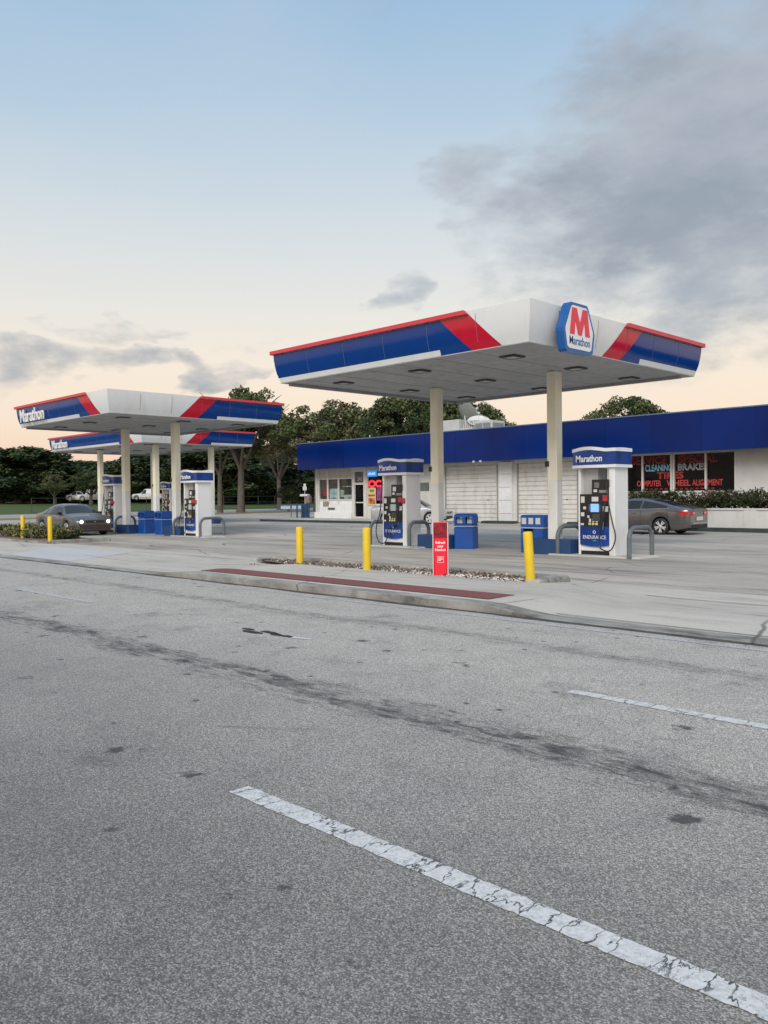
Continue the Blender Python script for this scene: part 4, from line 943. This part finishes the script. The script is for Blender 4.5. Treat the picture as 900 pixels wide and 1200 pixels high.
        b.grid(rws); b.build('window_trim', chrome if kind == 'coupe' else dark, r)
    plate = mat('licence_plate', (.62, .63, .60), .5, var=.15, vscale=20)
    if kind == 'coupe':
        b = MB(); b.box(-h2-.03, -h2-.013, -.26, .26, .56, .70); b.build('licence_plate', plate, r)
        b = MB(); b.box(-h2-.035, -h2-.005, -.62, .62, .44, .47, 0); b.build('bumper_trim', chrome, r)
        b = MB(); b.box(-h2-.012, -h2+.1, -.70, .70, .26, .40); b.build('bumper_insert', dark, r)
        b = MB(); rws = [[(x, s_*(halfw(x)+.006), .44), (x, s_*(halfw(x)+.006), .465)] for s_ in (-1,) for x in [-h2+.02+.5*i/8 for i in range(9)]]; b.grid(rws); b.build('side_trim', chrome, r)
    b = MB(); b.box(h2-.02, h2+.012, -.42, .42, .58, .68); b.build('grille', mat('grille_dark', (.025, .025, .025), .4), r)
    b = MB(); b.box(h2-.05, h2+.014, -.60, .60, .30, .45); b.build('bumper_intake', dark, r)
    b = MB(); b.box(h2-.02, h2+.02, -.05, .05, .60, .66, .01); b.build('badge', chrome, r)
    if lowpart:
        b = MB(); rws = []
        for x in xs_[60:]:
            w_ = halfw(x)+.004
            if zb(x) < .36: rws.append([(x, -w_*.99, zb(x)), (x, -w_, .52)])
        # dark lower bumper wrap
        b2 = MB(); ww = halfw(h2); b2.box(h2-.03, h2+.018, -ww*.93, ww*.93, .22, .50); b2.build('lower_bumper', lowpart, r)
    return r
paint_dg = mat('dark_grey_metallic_paint', (.155, .148, .145), .22, .6, var=.05, coat=.8)
paint_sv = mat('silver_metallic_paint', (.50, .51, .53), .32, .5, var=.04, coat=.6)
paint_bg = mat('grey_green_metallic_paint', (.13, .135, .13), .35, .5, var=.05, coat=.5)
paint_w = mat('white_vehicle_paint', (.62, .62, .61), .4, var=.05)
# dark coupe sedan by the planter, tail to the right (heading -X)
car('parked_car', (-16.55, 31.15, 0), rad(180), 'dark grey four-door coupe with pale alloy wheels parked beside the planter', 'car', paint_dg, 4.8, 1.85, 1.42, 2.71, .95, 'coupe', group='cars')
car('parked_car', (-33.5, 35.6, 0), rad(24), 'silver sedan parked nose right before the shop, partly behind a pump', 'car', paint_sv, 4.6, 1.75, 1.46, 2.7, .90, 'sedan', group='cars', silver_trim=True)
car('moving_car', (-37.65, 17.05, 0), rad(-1), 'grey sedan with both headlights lit behind the left yellow bollards', 'car', paint_bg, 4.6, 1.85, 1.42, 2.7, .95, 'sedan', True, group='cars', lowpart=mat('maroon_brown_plastic', (.05, .035, .032), .5))
for hy in (-.62, .62):
    pass
# far vehicles on the bank
def far_car(px, D, z, rz, label, cat, m, kind, L, Ht):
    p = wp(px, D, z); return car('distant_pickup' if kind == 'pickup' else 'distant_car', p, rz, label, cat, m, L, 1.9, Ht, L*.6, .9, kind, wheelr=.38, group='far vehicles on the grass')
far_car(175, 141, 1.42, rad(215), 'white pickup far off on the grass between two cream columns', 'pickup', paint_w, 'pickup', 5.3, 1.85)
far_car(95, 143, 1.42, rad(30), 'pale grey car far off left of the first cream column', 'car', paint_sv, 'sedan', 4.6, 1.6)
far_car(110, 140, 1.42, rad(40), 'white pickup far off directly behind the first cream column', 'pickup', paint_w, 'pickup', 5.3, 1.85)

# ------------------------------------------------------------------ left of the shop: air machine, blue rack, street sign
r = empty('air_machine', (-51.0, 42.0, 0), rad(20), label='beige air machine on a post with blue guard legs left of the shop', cat='air machine')
b = MB(); b.box(-.25, .25, -.22, .22, 0, 1.1, .04); b.build('cabinet', mat('navy_cabinet', (.02, .06, .14), .5, var=.2), r)
b = MB(); b.tube([(0, 0, 1.1), (0, 0, 1.75)], .09, 10); b.build('post', mat('beige_post', (.45, .38, .25), .6), r)
b = MB(); b.box(-.42, .30, -.25, .25, 1.70, 1.86, .06); b.build('hood', mat('white_hood', (.60, .60, .58), .5), r)
b = MB(); b.box(.05, .5, -.22, .22, 1.15, 1.7, .08); b.build('hose_drum', mat('brown_pink_drum', (.22, .15, .15), .7, var=.3, vscale=6), r)
for x, y in ((-.5, -.5), (.0, -.6), (.55, -.5), (.8, .1)): b = MB(); b.tube([(x, y, 0), (x, y, 1.15)], .06, 8); b.build('guard_post', mat('deep_blue_pipe', (.02, .07, .15), .5), r)
r = empty('metal_rack', (-53.3, 42.3, 0), rad(35), label='low blue framed rack with pale panels left of the air machine', cat='rack')
b = MB()
for z in (.62, 1.0): b.tube([(-.9, 0, z), (1.0, 0, z)], .03, 6)
for x in (-.9, .05, 1.0): b.tube([(x, 0, 0 if x == .05 else .6), (x, 0, 1.05)], .035, 6)
b.build('frame', mat('blue_rack_pipe', (.04, .10, .18), .5), r)
b = MB(); b.box(-.82, -.02, -.01, .01, .68, .94); b.box(.12, .92, -.01, .01, .68, .94); b.build('panel', mat('pale_blue_panel', (.40, .48, .56), .5, var=.2, vscale=6), r)
r = empty('street_sign', wp(357.5, 76), rad(45), label='small white street sign on a thin pole left of the shop', cat='sign')
b = MB(); b.tube([(0, 0, 0), (0, 0, 2.7)], .035, 6); b.build('pole', mat('galvanised_pole', (.38, .38, .37), .5), r)
b = MB(); b.box(-.17, .17, -.02, .02, 2.25, 2.6); b.prism([(-.1, -.02), (.1, -.02), (.1, .02), (-.1, .02)], 2.6, 2.85, .03); b.build('plate', mat('sign_plate_white', (.6, .6, .6), .5), r)
# chain link fence far
fr = empty('chain_fence', (-99.5, 60, 0), label='thin dark chain fence along the far side of the side street', cat='fence')
fm = mat('fence_dark', (.06, .065, .06), .6); b = MB()
for z in (.15, 1.0, 1.85): b.tube([(0, -20, z), (0, 60, z)], .02, 5)
b.build('rail', fm, fr)
for k in range(28): b = MB(); b.tube([(0, -20+k*3, 0), (0, -20+k*3, 1.9)], .04, 5); b.build('post', fm, fr)

# ------------------------------------------------------------------ vegetation
LEAF = {}
def leafmat(name, c):
    if name in LEAF: return LEAF[name]
    m = bpy.data.materials.new(name); m.use_nodes = True; N = m.node_tree.nodes; L = m.node_tree.links; bs = N['Principled BSDF']; bs.inputs['Roughness'].default_value = .55; bs.inputs['Specular IOR Level'].default_value = .25
    g = N.new('ShaderNodeNewGeometry'); n = N.new('ShaderNodeTexNoise'); n.inputs['Scale'].default_value = 1.6; n.inputs['Detail'].default_value = 4; L.new(g.outputs['Position'], n.inputs['Vector'])
    r = N.new('ShaderNodeValToRGB'); L.new(n.outputs[0], r.inputs[0]); r.color_ramp.elements[0].position = .3; r.color_ramp.elements[1].position = .72
    r.color_ramp.elements[0].color = (*[v*.6 for v in c], 1); r.color_ramp.elements[1].color = (*[v*1.45 for v in c], 1); L.new(r.outputs[0], bs.inputs['Base Color'])
    LEAF[name] = m; return m
bark = mat('tree_bark', (.10, .085, .07), .9, var=.3, vscale=3, bump=.6, bscale=12)
def leaf_cloud(name, centers, radii, count, size, mats, seed, shell=.55, flat=.75, wts=None):
    rng = np.random.default_rng(seed); C = np.array(centers); R_ = np.array(radii)
    w = R_[:, 0]*R_[:, 1]; w = w/w.sum(); idx = rng.choice(len(C), count, p=w)
    d = rng.normal(size=(count, 3)); d /= np.linalg.norm(d, axis=1)[:, None]
    rr = shell+(1-shell)*rng.random(count)**.7; rr *= rng.uniform(.85, 1.12, count)
    P = C[idx]+d*R_[idx]*rr[:, None]
    s = size*rng.uniform(.55, 1.25, count)
    nrm = d*.6+rng.normal(size=(count, 3))*.7; nrm[:, 2] += .35; nrm /= np.linalg.norm(nrm, axis=1)[:, None]
    t = np.cross(nrm, rng.normal(size=(count, 3))); t /= np.linalg.norm(t, axis=1)[:, None]; u = np.cross(nrm, t)
    V = np.stack([P-t*s[:, None], P+u*s[:, None]*.55-t*s[:, None]*.1, P+t*s[:, None], P-u*s[:, None]*.55], 1).reshape(-1, 3)
    me = bpy.data.meshes.new(name); me.vertices.add(count*4); me.vertices.foreach_set('co', V.astype(np.float32).ravel())
    me.loops.add(count*4); me.loops.foreach_set('vertex_index', np.arange(count*4, dtype=np.int32)); me.polygons.add(count)
    me.polygons.foreach_set('loop_start', np.arange(0, count*4, 4, dtype=np.int32))
    cm = rng.integers(0, len(mats), len(C)); mi = cm[idx]; sw = rng.random(count) < .25; mi[sw] = rng.integers(0, len(mats), sw.sum())
    for m in mats: me.materials.append(m)
    me.polygons.foreach_set('material_index', mi.astype(np.int32)); me.update(); me.validate(); return me
def tree_meshes(kind, seed):
    rnd = random.Random(seed); C = []; R_ = []; b = MB()
    H = 12.0
    if kind == 'spread':    # open oak-like, sky gaps, forked trunk
        fork = 4.0; b.tube([(0, 0, -.3), (0.05, 0, .8), (.1, .05, fork)], [.55, .38, .30], 10)
        for k in range(6):
            a = k*1.047+rnd.uniform(-.3, .3); l = rnd.uniform(3, 5.2); p1 = (math.cos(a)*l*.35, math.sin(a)*l*.35, fork+2.2); p2 = (math.cos(a)*l*.8, math.sin(a)*l*.8, fork+rnd.uniform(3.8, 6.2))
            b.tube([(.1, .05, fork-.2), p1, p2], [.2, .13, .04], 7)
            for q in range(3):
                a2 = a+rnd.uniform(-.8, .8); p3 = (p2[0]+math.cos(a2)*1.4, p2[1]+math.sin(a2)*1.4, p2[2]+rnd.uniform(-.3, 1.2)); b.tube([p1, p2, p3], [.09, .05, .02], 5, False)
        for k in range(62):
            a = rnd.random()*6.283; rr = 5.6*math.sqrt(rnd.random()); z = 6.0+5.2*math.sqrt(max(0, 1-(rr/6.2)**2))*rnd.random()**.55
            C.append((math.cos(a)*rr, math.sin(a)*rr, z)); s = rnd.uniform(.55, 1.15); R_.append((s, s, s*.7))
        cnt, sz = 9000, .19
    elif kind == 'dense':
        b.tube([(0, 0, -.3), (0, 0, 2), (.2, 0, 4.5)], [.5, .36, .22], 9)
        for k in range(4): a = k*1.6; b.tube([(.05, 0, 2.2), (math.cos(a)*1.6, math.sin(a)*1.6, 4.6), (math.cos(a)*2.6, math.sin(a)*2.6, 7)], [.18, .11, .04], 6)
        for k in range(60):
            a = rnd.random()*6.283; z = rnd.uniform(.9, 11); w = 4.6*math.sin(math.pi*min(1, (z+1.2)/13.5))**.6; rr = w*rnd.uniform(.45, 1)
            C.append((math.cos(a)*rr, math.sin(a)*rr, z)); s = rnd.uniform(.9, 1.7); R_.append((s, s, s*.75))
        cnt, sz = 13000, .27
    elif kind == 'round':
        b.tube([(0, 0, -.3), (0, 0, 2), (.1, 0, 5)], [.5, .36, .22], 9)
        for k in range(5): a = k*1.3; b.tube([(.05, 0, 2.8), (math.cos(a)*2, math.sin(a)*2, 5), (math.cos(a)*3.4, math.sin(a)*3.4, 7)], [.18, .11, .04], 6)
        for k in range(90):
            a = rnd.random()*6.283; u = rnd.random()**.5; el_ = math.asin(rnd.random()**.8); R0 = 4.4
            C.append((math.cos(a)*math.cos(el_)*R0, math.sin(a)*math.cos(el_)*R0, 6.2+math.sin(el_)*4.9+rnd.uniform(-.2, .2))); s = rnd.uniform(.6, 1.1); R_.append((s, s, s*.7))
        for k in range(20): a = rnd.random()*6.283; rr = 3.5*rnd.random(); C.append((math.cos(a)*rr, math.sin(a)*rr, rnd.uniform(5, 8))); R_.append((1.2, 1.2, 1))
        cnt, sz = 15000, .17
    return b, C, R_, cnt, sz
TM = {}
GREENS = [leafmat('leaf_dark_green', (.032, .050, .020)), leafmat('leaf_mid_green', (.060, .088, .030)), leafmat('leaf_olive', (.10, .115, .045))]
WARM = [leafmat('leaf_mid_green', 0), leafmat('leaf_olive', 0), leafmat('leaf_brown_olive', (.13, .12, .065))]
DARKS = [leafmat('leaf_dark_green', 0), leafmat('leaf_darker', (.020, .034, .016)), leafmat('leaf_mid_green', 0)]
def get_tree(kind, seed, pal):
    key = (kind, seed, id(pal[0]), len(pal), pal[1].name)
    if key not in TM:
        b, C, R_, cnt, sz = tree_meshes(kind, seed); t = b.build('trunk', bark); tm = t.data; bpy.data.objects.remove(t)
        TM[key] = (tm, leaf_cloud('crown', C, R_, cnt, sz, pal, seed))
    return TM[key]
def tree(px, D, h, w, kind, seed, pal, label, z=0, group='trees', name='tree', turn=None):
    r = empty(name, wp(px, D, z), turn if turn is not None else (seed*1.7+px*.13) % 6.28, label=label, cat='tree', group=group)
    tm, cm = get_tree(kind, seed, pal)
    for nm, me in (('trunk', tm), ('crown', cm)):
        o = bpy.data.objects.new(nm, me); COL.objects.link(o); o.parent = r; o.scale = (w/11.5, w/11.5, h/11.8)
    return r
GB = 'trees behind the shop building'; GL = 'trees beyond the left grass field'
tree(282, 92, 14.2, 12.5, 'spread', 1, WARM, 'tall forked tree with an open trunk right of the left pumps', turn=.5)
tree(258, 93.5, 12.6, 9, 'spread', 2, DARKS, 'dark leafy tree just left of the tall forked tree')
tree(328, 112, 12.0, 10, 'spread', 3, WARM, 'open tree touching the left end of the blue fascia')
tree(300, 150, 11.0, 16, 'dense', 4, DARKS, 'dense dark tree standing behind the tall forked tree')
tree(345, 148, 11.0, 17, 'dense', 5, DARKS, 'dense dark tree behind the small white street sign')
tree(372, 92, 12.0, 13, 'spread', 2, WARM, 'olive tree over the left end of the shop fascia', group=GB)
tree(410, 90, 12.4, 13, 'spread', 1, WARM, 'airy olive tree over the shop door', group=GB, turn=2)
tree(440, 88, 11.0, 10, 'dense', 4, GREENS, 'green tree over the red window sign, left of the columns', group=GB)
tree(478, 84, 12.2, 12, 'round', 6, GREENS, 'tallest green tree behind the shop, under the near canopy', group=GB)
tree(522, 84, 12.2, 11, 'dense', 5, GREENS, 'full green tree behind the big grey roof dish', group=GB)
tree(562, 82, 10.6, 9, 'round', 7, GREENS, 'green tree behind the boxy rooftop unit', group=GB)
tree(590, 80, 8.6, 5, 'dense', 4, GREENS, 'small sloping tree right of the rooftop unit', group=GB)
tree(733, 72, 9.8, 9.6, 'round', 8, [GREENS[0], GREENS[1], GREENS[2]], 'round dome-shaped green tree alone above the blue fascia', group=GB)
tree(800, 66, 6.9, 3.4, 'dense', 5, GREENS, 'tiny treetop just right of the dome-shaped tree', group=GB)
random.seed(21)
rowL = [(2, 150, 7.6, 'dense leafy tree at the far left edge behind the bushes'), (22, 146, 8.9, 'tall rounded tree second from the left edge'), (48, 150, 8.2, 'dark tree above the left yellow bollards'),
        (75, 156, 7.2, 'dark tree above the roof of the grey car'), (100, 150, 6.9, 'dark tree above the lit headlights'), (128, 158, 7.2, 'dark tree behind the pump at the grey car'), (150, 150, 6.6, 'dark tree behind the leftmost near column'),
        (172, 160, 9.2, 'dark tree behind the far white pickup'), (196, 152, 9.0, 'dark tree seen between the blue bins and canopy'), (222, 150, 9.0, 'dark tree behind the pump right of the front column'), (244, 142, 9.6, 'dark tree left of the tree trunks'), (268, 140, 9.6, 'dark tree filling the gap behind the trunks')]
for i, (px, D, h, lb) in enumerate(rowL):
    tree(px, D, h, 15+3*(i % 3), 'dense', (4, 5, 9)[i % 3], DARKS, lb, 1.35, GL)
rowM = [(-20, 175), (10, 180), (38, 178), (62, 182), (88, 180), (114, 182), (140, 180), (160, 182), (186, 180), (210, 178), (235, 176), (258, 172), (285, 178), (310, 176), (335, 174), (360, 172), (385, 170)]
for i, (px, D) in enumerate(rowM):
    tree(px, D, 8.4 if px < 250 else 8.0, 20, 'dense', (9, 4, 5)[i % 3], DARKS, 'dark background tree in the second row of the far wood', 1.0 if px < 280 else .3, 'second row of the far wood')
tree(64, 128, 4.4, 4.2, 'round', 6, WARM, 'small paler round tree in front of the wood above the bollards', 1.0, GL)
tree(107, 135, 5.2, 8, 'round', 7, GREENS, 'low spreading tree above the far parked cars', 1.0, GL)
tree(338, 96, 3.0, 3.5, 'round', 8, DARKS, 'small shrub-like tree beyond the side street', .1)
# undergrowth at the foot of the wood
def brush(name, boxes, count, size, pal, seed, **k):
    C = []; R_ = []; rnd = random.Random(seed)
    for c, rr in boxes: C.append(c); R_.append(rr)
    me = leaf_cloud(name, C, R_, count, size, pal, seed, .4); o = bpy.data.objects.new(name, me); COL.objects.link(o); return tag(o, **k)
rnd = random.Random(5); bx_ = []
for k in range(120):
    px = rnd.uniform(-30, 400); D = 172; p = wp(px, D+rnd.uniform(-8, 8)); bx_.append(((p.x, p.y, rnd.uniform(1, 4.5)), (4, 4, 2.2)))
brush('undergrowth', bx_, 16000, .5, DARKS, 5, label='dark undergrowth filling the foot of the far wood', cat='undergrowth', kind='stuff')
# planter hedge
bx_ = []
for k in range(330):
    x = rnd.uniform(-19.0, 4); bx_.append(((x, rnd.uniform(34.45, 35.6), .92+rnd.uniform(.05, .70)), (.34, .28, .24)))
hp = [leafmat('hedge_green', (.040, .060, .016)), leafmat('hedge_dark', (.022, .035, .012)), leafmat('hedge_brown', (.060, .045, .024))]
brush('hedge', bx_, 42000, .06, hp, 6, label='ragged green hedge growing in the white planter by the dark sedan', cat='hedge')
# left bushes: separate low shrubs
vp = [leafmat('shrub_green', (.065, .10, .025)), leafmat('shrub_yellow', (.22, .22, .06)), leafmat('hedge_dark', 0), leafmat('shrub_dry', (.18, .15, .10))]
sl_ = ['low yellow-green bush at the left picture edge', 'low bush just left of the left yellow bollard', 'low bush right behind the left yellow bollard', 'low bush between the two left yellow bollards', 'low bush touching the yellow bollard by the grey car']
for i, x in enumerate((-36.6, -35.2, -33.9, -32.7, -31.5)):
    bx_ = [((x+rnd.uniform(-.6, .6), 13.95+rnd.uniform(-.5, .5), .12+rnd.uniform(.1, .38)), (.35, .35, .2)) for k in range(16)]
    brush('bush', bx_, 2600, .05, vp, 30+i, label=sl_[i], cat='bush', group='low bushes in the left bed')
b = MB(); b.box(-48, -30.3, 12.9, 15.0, 0, .09, .2); tag(b.build('bush_bed', M_soil), kind='structure')
b = MB(); b.box(-30.29, -30.05, 12.8, 15.1, 0, .14, .05); b.box(-48, -30.3, 12.72, 12.88, 0, .08); tag(b.build('bed_kerb', M_kerb), kind='structure')
